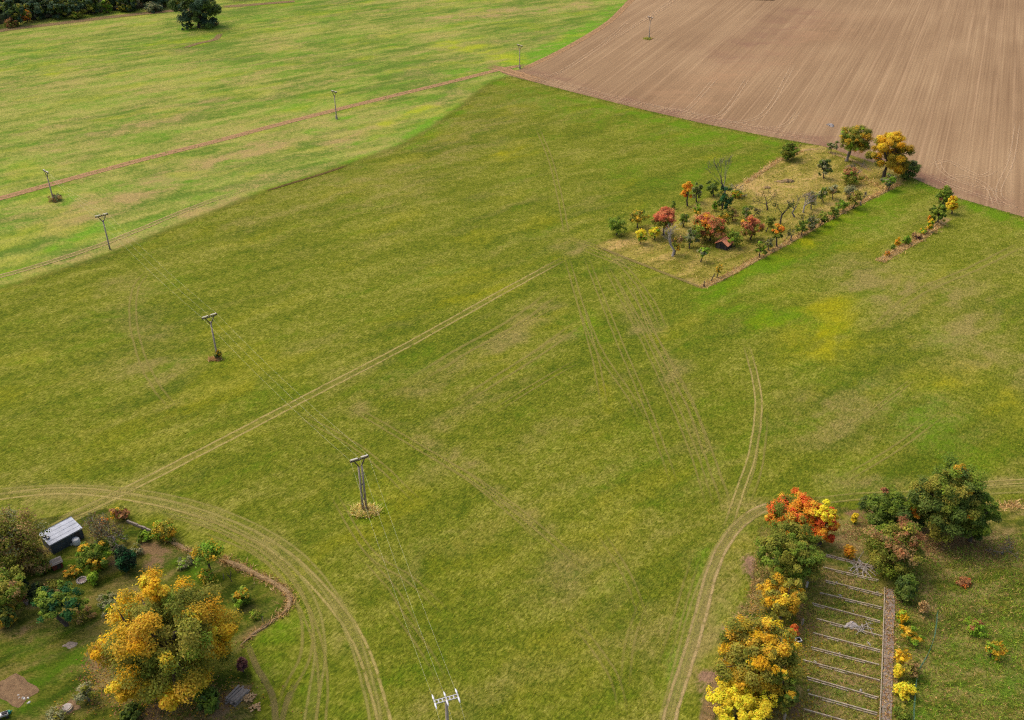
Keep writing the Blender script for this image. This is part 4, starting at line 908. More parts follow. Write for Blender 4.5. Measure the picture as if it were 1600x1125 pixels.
# ---------------------------------------------------------------- old foundation and trees on the right
BEAMS = [((44.43,99.54),(51.21,96.87)), ((43.11,97.06),(50.58,94.42)), ((42.68,94.54),(50.13,91.74)), ((41.27,92.27),(49.43,89.38)), ((39.81,90.35),(48.45,86.94)), ((39.66,87.60),(47.73,84.51)), ((38.82,85.10),(46.86,82.12)), ((37.88,82.79),(45.95,79.85)), ((36.29,80.75),(45.10,77.51)), ((36.15,78.09),(44.18,74.97)), ((35.29,75.72),(43.34,72.75)), ((34.47,73.42),(42.49,70.51))]
o = empty('stable_foundation', (BEAMS[5][0][0], BEAMS[5][0][1], 0)); tag(o, 'ruined foundation of parallel concrete beams overgrown with weeds', 'foundation')
ox, oy = BEAMS[5][0]
brng = np.random.default_rng(12)
for k, (a, b) in enumerate(BEAMS):
    a = np.array(a); b = np.array(b); d = b-a; a = a+d*brng.uniform(0,.06); b = b-d*brng.uniform(0,.03); d = b-a; L = np.linalg.norm(d); rz = math.atan2(d[1], d[0]); nn = np.array([-d[1], d[0]])/L
    c = (a+b)/2+nn*.14
    bo = MB().box((c[0]-ox, c[1]-oy, .11), (L, .15, .22), rz, brng.normal(0,.03), brng.normal(0,.003)).build('beam', M['concrete'], o)
    nseg = 5
    for j in range(nseg):
        if brng.random() < .25: continue
        c = a+d*(j+.5)/nseg-nn*.14; hh = .17*brng.uniform(.75, 1.15)
        MB().box((c[0]-ox, c[1]-oy, hh/2), (L/nseg-brng.uniform(.03,.3), .12, hh), rz+brng.normal(0,.008), brng.normal(0,.04)).build('kerb_piece', M['concrete'], bo)
    m = (a+b)/2; MB().box((m[0]-ox, m[1]-oy, .04), (L*.97, .15, .06), rz).build('channel_bed', M['soil'], bo)
WALK = [(51.59,92.98),(48.43,84.14),(46.23,78.09),(43.40,70.34)]
o = empty('concrete_walkway', (WALK[0][0], WALK[0][1], 0)); tag(o, 'straight grey concrete walkway along the ends of the beams', 'walkway')
Lw = spline(WALK, 1.6)
for a, b in zip(Lw[:-1], Lw[1:]):
    c = (a+b)/2-Lw[0]; d = b-a; rz = math.atan2(d[1], d[0])
    MB().box((c[0], c[1], .05+brng.normal(0,.012)), (np.linalg.norm(d)*.97, 1.15+brng.normal(0,.06), .1), rz, brng.normal(0,.012)).build('slab', M['gravel'], o)
    nn = np.array([-d[1], d[0]])/np.linalg.norm(d)
    cc = c-nn*.74 if (nn[0] > 0) else c+nn*.74
    MB().box((cc[0], cc[1], .11), (np.linalg.norm(d)*.99, .12, .22), rz).build('kerb', M['concrete'], o)
# weeds between the beams
rng = np.random.default_rng(99)
tufts('weeds', 'dead leaves and weeds creeping over the concrete walkway', scatter_line(rng, WALK, 1.5, 26), .12, LEAVES['brown']+LEAVES['russet']+LEAVES['straw']+LEAVES['olive'][:1], 3, width=.5, lean=1.0, hz=np.full(len(scatter_line(np.random.default_rng(99), WALK, 1.5, 26)), .11))
PLOT = [(40.86,97.37),(50.96,96.13),(43.39,71.64),(33.78,71.64)]
tufts('weeds', 'weeds and grass between the concrete beams', scatter_poly(rng, PLOT, 6000), .25, LEAVES['olive']*2+LEAVES['fresh']+[A(150,146,70)]*4+LEAVES['straw'][:2]+LEAVES['green'][:1], 4, width=.14, lean=.6)
RP = [(54.10,98.01),(75.16,104.60),(62.64,70.77),(44.74,70.77)]
tufts('rough_grass', 'rough tussocky grass right of the foundation', scatter_poly(rng, RP, 12000), .22, LEAVES['olive']+LEAVES['fresh']+LEAVES['straw'][:1]+LEAVES['green'], 4, width=.16, lean=.8)
tufts('dry_grass', 'dead straw-coloured grass along the left side of the hedge trees', np.vstack([scatter_line(rng, [(36.50,101.90),(34.17,95.51),(31.75,89.61),(28.99,85.20)], 1.6, 12), scatter_line(rng, [(27.75,83.10),(24.70,76.18),(22.90,71.64)], 1.4, 8)]), .32, LEAVES['straw']+LEAVES['brown'], 4, width=.14, lean=.8)
tufts('dry_grass', 'dead straw-coloured grass right of the dark round trees', scatter_line(rng, [(72.72,109.86),(75.83,110.30),(81.95,110.89)], 1.6, 14), .4, LEAVES['straw'], 4, width=.14, lean=.8)
def litter(name, label, pts, cols, size=.11):
    n = len(pts); r = np.random.default_rng(n); an = r.uniform(0, 6.28, n); L = size*r.uniform(.6, 1.4, n)
    t = np.column_stack([np.cos(an), np.sin(an), r.normal(0,.3,n)])*L[:, None]; b = np.column_stack([-np.sin(an), np.cos(an), r.normal(0,.3,n)])*L[:, None]*.7
    p3 = np.column_stack([pts, np.full(n, .05)])
    V = np.stack([p3-t, p3+b, p3+t, p3-b], 1).reshape(-1, 3); V[:, 2] = np.maximum(V[:, 2], .016)
    cols = np.asarray(cols); c = cols[r.integers(len(cols), size=n)]*r.uniform(.7, 1.3, (n, 1))
    return tag(mesh_from(name, V, np.arange(4*n).reshape(-1, 4), M['blade'], attrs={'tint': np.repeat(c, 4, 0)}), label, kind='stuff')
def ell(rng, c, rx, ry, n): 
    a = rng.uniform(0, 6.28, n); r = np.sqrt(rng.random(n))*(1+.3*rng.normal(size=n)); return np.column_stack([c[0]+rx*r*np.cos(a), c[1]+ry*r*np.sin(a)])
litter('fallen_leaves', 'brown and tan fallen leaves under the dark round trees', np.vstack([ell(rng, (62.83,101.90), 7, 3, 2600), ell(rng, (51.46,103.92), 4, 3, 700), ell(rng, (67.27,99.28), 3.5, 2, 500)]), LEAVES['brown']+LEAVES['russet']+LEAVES['straw'])
litter('fallen_leaves', 'yellow and brown fallen leaves under the hedge trees', np.vstack([ell(rng, (36.18,84.14), 3, 5, 900), ell(rng, (32.34,73.42), 4, 3, 700), ell(rng, (33.04,88.48), 1.5, 4, 300)]), LEAVES['brown']+LEAVES['gold'])
litter('fallen_leaves', 'brown and yellow fallen leaves under the big garden tree', np.vstack([ell(rng, (-40.88,75.25), 9, 3.5, 1800), ell(rng, (-51.13,80.05), 2.5, 5, 600)]), LEAVES['brown']+LEAVES['gold']+LEAVES['russet'])

tree('hedge_tree', 'tall dense green tree at the head of the hedge row', 'tree', (37.72,94.86,0.0,5.17,4.15,4.79), [('green',3),('olive',4)], .145, 1.25, shell=.45, nclump=208)
tree('hedge_tree', 'red and orange topped tree behind the tall green hedge tree', 'tree', (40.48,104.36,0.0,3.91,4.44,3.4), [('orange',2.5),('fire',1.2),('olive',2),('green',1)], .14, 1.2, extra=[('fire',(.45,0,.45),1.2),('orange',(-.7,-.2,-.1),1.0)])
tree('hedge_tree', 'narrow orange tree with a yellow top beside the red-topped one', 'tree', (44.19,101.49,0.0,4.52,1.9,4.18), [('orange',3),('fire',2)], .155, 1.3, top=('yellow_bright',.66,.9), extra=[('fire',(-.3,-.2,.1),.8),('yellow_bright',(.6,.1,.2),.8)])
tree('hedge_tree', 'rounded gold and green tree in the middle of the hedge row', 'tree', (35.35,87.94,0.0,3.41,3.08,3.25), [('gold',4),('olive',3),('yellow',1.5)], .14, 1.25)
tree('hedge_tree', 'broad old-gold tree above the bright yellow one', 'tree', (29.51,77.33,0.0,5.26,4.66,5.01), [('gold',4),('olive',4.5),('yellow',1.5)], .145, 1.25, shell=.45, nclump=247)
tree('hedge_tree', 'bright lemon-yellow tree at the bottom of the hedge row', 'tree', (26.32,72.46,0.0,2.73,3.58,2.49), [('yellow_bright',5)], .145, 1.3, nclump=156)
tree('hedge_tree', 'slender fresh green tree between gold and lemon-yellow trees', 'tree', (30.63,75.25,0.0,3.69,1.29,2.84), [('fresh',4),('green',1)], .155, 1.2)
bush('hedge_bush', 'dark green undergrowth right of the slender fresh green tree', (32.29,73.91,0.0,3.06,1.73,3.33), [('green',3),('dark',2),('olive',2),('gold',1)], .2)
bush('fire_bush', 'small flame-red bush beside the grey crate', (36.0,84.52,0.0,1.24,0.62,1.3), [('fire',3)], .16)
tree('dark_tree', 'large dark-green round tree with yellow flecks in the crown', 'tree', (62.37,103.84,0.0,6.51,5.47,6.39), [('dark',4),('olive',3),('green',2)], .155, 1.25, shell=.5, nclump=234, extra=[('gold',(.0,.1,.85),1.3),('yellow',(.25,-.3,.45),.6),('orange',(.25,-.65,.0),.5)])
tree('dark_tree', 'mid-green tree on the right flank of the large dark tree', 'tree', (66.34,102.62,0.0,4.71,2.46,4.62), [('green',4),('dark',1.5)], .145, 1.25)
tree('dark_tree', 'dark-green tree with a small red top left of the largest', 'tree', (54.93,106.19,0.0,3.17,4.03,3.17), [('dark',4),('green',3)], .145, 1.25, extra=[('russet',(-.2,.1,.9),.7),('orange',(.82,-.25,.35),1.0),('orange',(.95,-.35,.05),.7)])
bush('dark_bush', 'dark bush between the two dark round trees', (59.08,105.31,0.0,1.6,1.69,1.69), [('dark',4),('black',1)], .2)
tree('olive_tree', 'olive-brown bushy tree at the top of the walkway', 'tree', (52.23,96.82,0.0,4.38,4.22,4.38), [('olive',4),('brown',1.5),('green',2)], .14, 1.2, top=('russet',.72,.5), loose=.2)
bush('yellow_bush', 'tiny yellow bush at the left foot of the dark trees', (50.67,106.3,0.0,1.1,0.57,1.16), [('yellow_bright',3)], .15)
bush('orange_bush', 'small orange bush left of the olive-brown tree', (47.68,99.01,0.0,1.24,0.77,1.3), [('orange',2),('gold',2)], .13, loose=.6, dens=.7)
bush('green_bush', 'dark green bush strip at the upper end of the walkway', (52.71,91.27,0.0,2.1,1.54,2.33), [('dark',3),('green',3)], .15)
for T, mx, lab in (((51.01,87.07,0.0,1.17,0.75,1.23), [('yellow',2),('fresh',2)], 'yellow-green bush nearest the dark strip beside the walkway'), ((51.02,84.01,0.0,1.1,1.55,1.15), [('gold',2),('yellow',1),('fresh',2)], 'wide yellow-green bush halfway along the walkway'), ((48.94,81.0,0.0,0.53,1.12,0.56), [('yellow',3),('gold',1)], 'flat mustard-yellow bush beside the walkway'), ((47.37,78.21,0.0,1.14,0.71,1.2), [('yellow_bright',3)], 'small lemon-yellow bush close to the walkway edge'), ((47.26,75.71,0.0,0.82,1.31,0.87), [('yellow_bright',3),('fresh',1)], 'bright yellow spreading bush by the lower end of the fence')):
    bush('yellow_bush', lab, T, mx, .17, loose=.5, dens=.9)['group'] = 'yellow bushes along the walkway'
bush('brown_bush', 'brownish weedy bush between mustard bush and wire fence', (49.07,78.55,0.0,1.08,1.02,1.2), [('brown',2),('olive',2)], .13, loose=.8, dens=.7)
bush('olive_bush', 'olive weedy bush at the bottom between walkway and fence', (45.99,72.67,0.0,0.73,1.28,0.82), [('olive',2),('green',2)], .135, loose=.7, dens=.8)
bush('brown_bush', 'tan weedy clump between walkway and the top of the fence', (54.33,88.56,0.0,1.11,0.76,1.24), [('straw',2),('brown',2)], .13, loose=.8, dens=.7)
bush('russet_bush', 'low rust-red bush in the rough grass', (61.96,93.91,0.0,0.51,1.14,0.57), [('russet',3),('fire',.5)], .13, loose=.6)
bush('russet_bush', 'spreading rust and green bush lower in the rough grass', (59.96,85.34,0.0,0.92,1.65,1.03), [('russet',2),('fresh',1.5)], .13, loose=.9, dens=.6)
bush('green_bush', 'yellow-green bush below the spreading rust bush', (60.31,81.47,0.0,1.39,1.2,1.55), [('fresh',2),('gold',1)], .13, loose=.9, dens=.55)
p = (69.86,99.80)
bare_tree('twiggy_bush', 'grey leafless bush right of the dark round trees', p[0], p[1], 2.6, (0,0), 'bark_grey', 4, 1.0, leafmix=[('brown',1)], nleaf=400, leaf=.12, trunk=.12, cat='bush')
# boulder, brush, posts
blob('boulder', 'pale grey boulder lying between two concrete beams', 'boulder', (44.30,86.50), .95, .6, .38, M['stone'], 31, .2)
def brush(label, p, n, r0, seed, mat='bark_pale'):
    r = np.random.default_rng(seed); o = empty('brush_pile', (p[0], p[1], 0)); tag(o, label, 'brush pile', 'piles of dead branches')
    for k in range(n):
        a = r.uniform(0, 6.28); c = r.normal(0, r0*.35, 2); L = r.uniform(.5, 1.3)*r0; z = r.uniform(.05, .4)
        d = np.array([math.cos(a), math.sin(a)])*L/2
        MB().tube([(c[0]-d[0], c[1]-d[1], z*.5), (c[0]+r.normal(0,.1), c[1], z+.08), (c[0]+d[0], c[1]+d[1], z*r.uniform(.3, 1.6))], [.05,.04,.02], 5).build('branch', M[mat], o)
brush('heap of pale dead branches beside the boulder', (45.75,86.06), 16, 1.6, 41)
brush('heap of pale dead branches under the olive-brown tree', (48.92,97.00), 24, 2.6, 42)
for pxy, h, w, mat, lab in (((40.25,93.33), 1.0, .22, 'white', 'white concrete post right of the tall green hedge tree'), ((37.92,86.72), .9, .24, 'concrete', 'pale concrete post below the rounded gold tree'), ((32.03,72.17), 1.3, .26, 'concrete_post', 'grey concrete post at the bottom edge under the hedge')):
    o = empty('concrete_post', (pxy[0], pxy[1], 0), .3); tag(o, lab, 'post', 'leftover posts of the old building')
    MB().box((0,0,h/2), (w,w,h)).build('shaft', M[mat], o); MB().box((0,0,h+.03), (w*1.15,w*1.15,.06)).build('cap', M[mat], o)
p = (36.57,83.72)
for k in range(14):
    q = BEAMS[k % 11]; t = brng.uniform(.15, .95); q = (q[0][0]+(q[1][0]-q[0][0])*t+brng.normal(0,.4), q[0][1]+(q[1][1]-q[0][1])*t+brng.uniform(.3,1.4))
    blob('rubble_stone', 'loose broken concrete lump among the weeds between the beams', 'rubble', q, brng.uniform(.12,.3), brng.uniform(.1,.22), brng.uniform(.1,.2), M['stone'], 200+k, brng.uniform(0,3))['group'] = 'rubble between the beams'
o = empty('crate', (p[0], p[1], 0), .25); tag(o, 'small grey crate with white rim next to the flame-red bush', 'crate')
MB().box((0,0,.05), (.8,.6,.06)).build('base', M['wood_grey'], o)
for s in (-1, 1):
    MB().box((0, s*.29, .3), (.8,.05,.46)).build('side', M['wall_grey'], o); MB().box((s*.375, 0, .3), (.05,.52,.46)).build('side', M['wall_grey'], o)
    MB().box((0, s*.29, .55), (.84,.09,.05)).build('rim', M['plastic_white'], o); MB().box((s*.375, 0, .552), (.09,.48,.05)).build('rim', M['plastic_white'], o)
# wire fence
FN = spline([(56.08,88.26),(54.27,84.35),(52.06,81.05),(50.07,78.67),(48.44,75.25),(46.99,71.64),(46.30,69.91)], 2.0)
o = empty('wire_fence', (FN[0][0], FN[0][1], 0)); tag(o, 'low green wire fence curving along the rough grass', 'fence')
F3 = [np.array([q[0]-FN[0][0], q[1]-FN[0][1], 0]) for q in FN]
for q in F3: MB().tube([q, q+np.array([0,0,1.05])], .03, 6).build('post', M['fence_green'], o)
for z in (.15, .55, .95): MB().tube([q+np.array([0,0,z]) for q in F3], .022, 4).build('rail_wire', M['fence_green'], o)

# ---------------------------------------------------------------- orchard
OG = 'orchard trees'
def ot(lab, T, mx, leaf=.17, name='fruit_tree', **kw):
    kw.setdefault('loose', .6); kw.setdefault('group', OG); kw.setdefault('dens', .46); kw.setdefault('limbs', 10)
    T = T[:4] + (T[4] * 1.14, T[5] * 1.1)
    return tree(name, lab, 'tree', T, mx, leaf, **kw)
def ob(lab, T, **kw):
    kw.setdefault('group', OG); kw.setdefault('depth', 3)
    h = T[3]; return bare_tree(kw.pop('name', 'bare_fruit_tree'), lab, T[0], T[1], max(h, 1.2), (T[2]/max(h, 1)*1.2, 0), **kw)
ot('wispy green fruit tree at the left corner of the orchard', (25.04,208.7,0.3,2.66,2.14,1.95), [('green',3),('fresh',2)], dens=.6, loose=.9)
ot('yellow-brown fruit tree with bent trunk second from the left corner', (30.57,212.8,0.1,3.02,2.09,1.81), [('olive',3),('gold',2),('green',1)])
ot('round cherry-red tree left of all the other red trees', (36.4,208.7,-0.21,4.31,3.12,2.84), [('green',2),('olive',2.5),('red',1.5)], .16, name='red_tree', top=('red',.5,.85), dens=1.1, loose=.25)
ot('small yellow tree in front and left of the cherry-red tree', (30.14,203.65,0.3,2.13,1.2,1.38), [('yellow',2),('fresh',2)], .155, name='yellow_tree', top=('yellow_bright',.5,.8), dens=1.2, loose=.1)
ot('small lemon-yellow tree under the cherry-red tree', (33.78,206.15,0.15,1.98,1.51,1.33), [('yellow_bright',3),('fresh',1)], .155, name='yellow_tree', dens=1.2, loose=.1)
ob('thick-trunked half-dead tree with bare pale limbs, front left', (36.88,197.09,-1.18,6.7,0.72,0.72), bark='bark_pale', r=.3, spread=.55, depth=4)
ot('olive clump growing on the half-dead thick trunk', (37.42,197.77,0.76,2.9,1.46,1.98), [('olive',3),('gold',1),('brown',1)], .22)
ot('slim orange tree at the back left edge of the orchard', (44.85,226.33,-0.28,4.51,1.38,2.38), [('orange',3),('yellow',1)], name='orange_tree', dens=1.0)
ot('dark grey-green tree right of the slim orange tree', (47.56,228.85,-0.02,3.33,1.39,2.23), [('dark',3),('grey',2)], dens=.6)
ot('dark green tree left of the tall dead tree', (52.72,232.73,-0.3,2.66,1.5,2.25), [('dark',3),('green',2)])
ot('thin green shrub behind the cherry-red tree', (40.85,224.67,0.07,1.04,0.65,1.02), [('green',3)], .2)
ot('wispy green tree right of the cherry-red tree', (41.91,213.56,0.1,2.19,1.17,1.8), [('green',3),('grey',1)], dens=.6, loose=.9)
ot('slim yellow-green tree behind the wide orange-red tree', (45.9,217.82,-0.09,2.39,1.03,1.84), [('fresh',3),('gold',1)])
ot('arching grey-green tree in front of the wide orange-red tree', (41.36,201.2,0.19,2.61,1.78,1.96), [('grey',3),('green',2)], dens=.7, loose=.8)
ot('wide orange-red tree left of the little hut', (46.88,205.43,-0.55,3.62,3.61,3.06), [('olive',3),('green',1.5),('orange',1),('russet',2)], .16, name='red_tree', top=('red',.66,.7), dens=1.0, loose=.3)
ot('yellow-olive tree between the wide orange-red tree and the ivy tree', (51.04,210.55,-0.22,3.17,1.46,2.26), [('gold',2),('olive',3),('fresh',1)])
ot('brown and green clumpy tree with mistletoe, centre of the orchard', (54.56,216.65,-0.41,2.04,1.57,1.94), [('brown',2),('olive',3),('green',1)])
ot('dark ivy-covered tree at the centre back of the orchard', (53.23,223.84,0.44,3.11,1.85,2.5), [('deep',3),('dark',3)], .16, dens=1.0, loose=.3)
ob('tall dead tree with upright bare limbs behind the ivy tree', (55.48,233.17,-1.04,8.75,0.82,0.82), bark='bark_grey', r=.22, spread=.42, depth=4, trunk=.3, up=1.2, name='dead_tree')
ob('dead spreading tree right of the tall dead tree', (57.33,233.17,0.85,3.89,0.83,0.83), bark='bark_pale', spread=.9, depth=4, leafmix=[('brown',1),('olive',1)], nleaf=160, trunk=.25)
bush('yellow_bush', 'yellow-green bush right of the ivy-covered tree', (58.67,232.13,0.0,0.96,1.67,1.06), [('fresh',2),('gold',2)], .155, group=OG)
bush('green_bush', 'upright yellow-green bush left of the ivy-covered tree', (51.17,223.27,0.0,1.46,0.73,1.46), [('fresh',2),('olive',1)], .15, group=OG)
ob('dark tree bent over to the right behind the orange-red one', (59.9,219.4,1.47,2.06,0.79,0.79), bark='bark', spread=.8, depth=4, leafmix=[('grey',1)], nleaf=220, leaf=.14, trunk=.5)
ot('small green tree left of the bent dark tree', (58.14,218.61,0.05,2.05,1.27,1.64), [('green',3),('grey',1)], dens=.7)
ot('orange-red tree right of the little hut', (56.6,206.15,-0.12,3.13,2.42,2.6), [('olive',2),('russet',2),('green',1),('orange',1)], .16, name='red_tree', top=('red',.6,.7), dens=1.0, loose=.3)
ob('bare forked tree standing alone near the middle', (64.75,223.84,-1.22,5.16,0.8,0.8), bark='bark', spread=.85, depth=4, trunk=.35)
ob('bare leaning tree with dark clump right of the alone forked tree', (65.89,215.1,0.2,5.88,0.78,0.78), bark='bark', spread=.5, leafmix=[('dark',1)], nleaf=200, trunk=.45)
ot('green tree leaning right behind the orange-topped slim tree', (61.4,210.55,0.72,2.51,1.15,1.6), [('green',2),('olive',2)], dens=.7)
ot('slim tree with orange top at the front edge of the orchard', (61.83,201.89,-0.13,3.91,1.26,2.04), [('green',2),('olive',1)], name='orange_tree', top=('orange',.5,.8), dens=1.0)
ot('forked olive tree left of the slim orange-topped tree', (59.55,199.81,-0.05,2.44,1.03,1.72), [('olive',2),('grey',2)], dens=.55, loose=.9, bark='bark_grey')
ot('yellow-green bushy tree at the front edge near the straw strip', (56.65,196.76,0.13,2.26,1.24,1.68), [('fresh',2),('olive',2)], dens=.8)
ot('green tree leaning over the right side of the little hut', (51.95,201.89,-0.16,2.45,1.93,1.93), [('fresh',2),('green',2),('olive',1)])
ot('small leaning green tree in front of the little hut', (42.84,194.1,0.45,2.56,1.23,1.31), [('fresh',2),('grey',1)], .155, dens=.8)
ob('leaning bare stump near the front corner', (43.42,184.31,0.57,2.33,0.69,0.69), bark='bark', spread=.3, depth=2, trunk=.7)
ot('spindly tree with few yellow leaves near the front corner', (45.02,186.14,0.31,2.19,0.63,1.05), [('gold',2),('olive',2)], .15, dens=.4, loose=.9)
ob('dead stub at the very front corner of the orchard', (41.47,181.9,-0.05,1.7,0.69,0.69), bark='bark', spread=.3, depth=1, trunk=.7, r=.14)
ob('thin leaning sapling right of the thinnest one on the front edge', (66.0,205.43,0.29,2.96,0.75,0.75), bark='bark_grey', depth=3, leafmix=[('grey',1),('olive',1)], nleaf=140, trunk=.4)
ob('thinnest leaning sapling on the front edge of the orchard', (65.36,206.51,0.33,1.82,0.76,0.76), bark='bark_grey', depth=2, r=.06)
ot('bushy green tree on the front edge under a tall bare one', (69.33,208.33,-0.22,2.33,1.53,1.71), [('green',3),('olive',1)])
ob('tall bare tree rising behind the bushy green edge tree', (70.53,210.55,-0.38,5.15,0.76,0.76), bark='bark_grey', depth=3, spread=.5, leafmix=[('olive',1)], nleaf=120)
ob('bare grey tree left of the pinkish bare tree', (70.44,219.4,-0.54,5.44,0.79,0.79), bark='bark_grey', depth=4, spread=.6)
ob('bare pinkish-grey tree with dense twigs', (73.41,222.21,-0.04,5.14,0.8,0.8), bark='bark_pale', depth=4, spread=.8, leafmix=[('straw',1)], nleaf=250, leaf=.12)
ot('grey-leaved tree right of the pinkish bare tree', (75.89,224.25,-0.3,2.77,1.21,1.86), [('grey',4)], .15, dens=.5, loose=.9, bark='bark_grey')
ot('green tree with thin trunk in the inner back row', (80.26,228.85,-0.62,2.63,1.23,1.51), [('green',2),('grey',2)], dens=.8)
ot('dark twiggy tree right of the thin-trunked green tree', (83.35,230.99,-0.28,2.47,1.74,1.45), [('olive',2),('grey',2),('brown',1)], dens=.65, loose=.8)
ot('dark grey-green tree alone in the back clearing', (85.07,245.48,-0.4,3.29,1.91,2.11), [('grey',2),('dark',2)], dens=.8, loose=.7)
tree('round_bush_tree', 'dense round olive bush at the back left corner of the orchard', 'tree', (78.98,260.44,0.11,2.85,3.37,2.54), [('green',3),('olive',3)], .145, 1.4, top=('brown',.75,.3), group=OG)
ot('small leaning tree at the edge of the ploughed soil', (92.78,265.76,0.33,2.31,1.58,1.26), [('grey',3),('green',1)], .155, dens=.7)
tree('tall_field_tree', 'tall yellow-green tree with forked grey trunk by the ploughed field', 'tree', (95.37,258.88,1.15,6.38,4.68,4.48), [('olive',4),('gold',1),('fresh',1)], .15, 1.3, stems=2, bark='bark_grey', limbs=12, group=OG)
tree('golden_willow', 'large golden willow at the back right of the orchard', 'tree', (101.33,245.01,0.38,7.24,6.53,6.33), [('gold',4),('olive',3),('yellow',1)], .15, 1.35, top=('yellow',.7,.6), limbs=14, stems=2, group=OG, nclump=110)
ot('dark green tree right of the golden willow', (107.78,245.48,0.26,2.74,2.52,2.42), [('dark',4),('grey',1)], dens=1.1)
ot('grey-green tree in front of the golden willow', (99.91,237.16,-0.06,2.69,1.86,1.66), [('grey',2),('fresh',2)], dens=1.0)
ob('bare tree on the front edge nearest the golden willow', (89.35,226.74,-0.26,3.83,0.81,0.81), bark='bark_grey', depth=4, spread=.6)
ot('sparse olive tree second from the willow on the front edge', (86.75,224.67,-0.21,2.77,1.78,1.97), [('olive',3),('brown',1)], dens=.6, loose=.9)
ot('low yellow-green bushy tree third from the willow on the front edge', (83.66,223.03,-0.67,1.9,1.61,1.42), [('fresh',2),('green',1)])
ot('green tree leaning right on the front edge', (79.84,218.21,0.14,1.88,1.5,1.5), [('green',3),('olive',1)])
ot('green twiggy tree right of a greyish twin on the front edge', (75.33,213.95,0.27,2.03,1.48,1.76), [('green',2),('olive',2)], dens=.7)
ot('greyish tree left of its greener twin on the front edge', (72.43,211.3,0.07,2.35,1.23,1.95), [('grey',3),('green',1)], dens=.55, loose=.9, bark='bark_grey')
ot('olive tree with reddish twigs left of the golden willow', (91.61,241.73,-0.45,2.36,2.49,2.19), [('olive',3),('fresh',1)], top=('russet',.6,.6), dens=.8)
ob('grey dead tree behind the reddish-twigged olive tree', (93.22,243.59,-0.6,4.89,0.86,0.86), bark='bark_grey', depth=4, spread=.7)
bush('grey_bush', 'blue-grey bush in front of the reddish-twigged olive tree', (88.99,234.26,0.0,0.98,2.18,1.09), [('grey',4)], .155, group=OG)

# little tiled hut
p = (49.55,201.89)
o = empty('orchard_hut', (p[0], p[1], 0), R(54)); tag(o, 'little dark wooden hut with orange-red tiled roof in the orchard', 'hut')
hw, hl, hh, hr = 2.8, 3.0, 1.3, .85
for cc, sz in (((0,-hw/2,hh/2),(hl,.08,hh)), ((0,hw/2,hh/2),(hl,.08,hh)), ((hl/2,0,hh/2),(.08,hw-.1,hh)), ((-hl/2,.8,hh/2),(.08,.9,hh)), ((-hl/2,-1.0,hh/2),(.08,.5,hh))): MB().box(cc, sz).build('wall', M['wood_dark'], o)
for sx in (-1, 1):
    MB().poly([(sx*hl/2,-hw/2,hh),(sx*hl/2,hw/2,hh),(sx*hl/2,0,hh+hr)]).build('gable', M['wood_dark'], o)
MB().box((-hl/2+.06,-.2,.65), (.05,1.0,1.3)).build('doorway_black_panel', M['rubber'], o)  # black panel in the opening paints the dark inside of the hut
pitch = math.atan2(hr, hw/2); sl = math.hypot(hr, hw/2)+.35
tile_me = None
for s in (-1, 1):
    rf = MB().box((0, s*(sl/2)*math.cos(pitch), hh+hr-(sl/2)*math.sin(pitch)+.02), (hl+.5, sl, .06), rx=-s*pitch).build('roof', M['tile'], o)
    nr, nc = 6, 10
    for i in range(nr):
        for j in range(nc):
            t = (i+.5)/nr*sl
            MB().box((-hl/2-.25+(j+.5)*(hl+.5)/nc, s*t*math.cos(pitch), hh+hr-t*math.sin(pitch)+.085), ((hl+.5)/nc-.03, sl/nr+.04, .04), rx=-s*(pitch-.05)).build('tile', M['tile'], rf)
MB().tube([(-hl/2-.28,0,hh+hr+.1),(hl/2+.28,0,hh+hr+.1)], .11, 8).build('ridge_tile', M['tile'], o)
# heaps, boulder
blob('brush_heap', 'dark brown heap of brush in the back clearing', 'heap', (74.70,243.12), 1.5, 1.0, .7, M['thatch'], 51)
blob('hay_heap', 'pale straw patch beside the dark brush heap', 'heap', (72.80,243.12), 1.5, .8, .25, M['thatch'], 52)
blob('hay_heap', 'small pale heap above the alone forked tree', 'heap', (68.10,238.51), .9, .6, .45, M['thatch'], 53)
blob('boulder', 'pale boulder alone on the ploughed field behind the orchard', 'boulder', (99.72,290.80), 1.0, .7, .55, M['stone'], 54)
blob('boulder', 'small dark stone beside the pale boulder on the ploughed field', 'boulder', (99.96,289.55), .7, .5, .4, M['stone'], 55)
rng = np.random.default_rng(123)
ORC = [(20.93,201.54),(41.20,181.90),(55.48,195.42),(77.72,217.43),(103.20,240.80),(99.44,262.02),(86.05,270.70),(64.13,243.12),(41.77,221.00)]
tufts('orchard_grass', 'uneven long grass growing under the orchard trees', scatter_poly(rng, ORC, 5500), .28, [A(150,142,62), A(176,156,80), A(122,126,44), A(196,170,104), A(134,136,50)], 4, width=.2, lean=.7)
tufts('dry_grass', 'dead straw-coloured grass along the orchard edges', np.vstack([scatter_line(rng, [(40.73,181.61),(46.42,186.14),(55.41,195.09),(66.94,206.15),(77.61,217.04),(91.10,229.71),(104.38,241.73)], 1.5, 7), scatter_line(rng, [(63.07,242.19),(75.68,258.88),(84.63,267.39)], 1.6, 6), scatter_line(rng, [(83.37,194.10),(88.99,199.47),(96.46,206.15),(105.52,215.48)], 2.0, 8), scatter_line(rng, [(95.10,253.78),(95.92,245.01),(98.85,238.06)], 3, 5)]), .45, LEAVES['straw'], 4, width=.16, lean=.7)
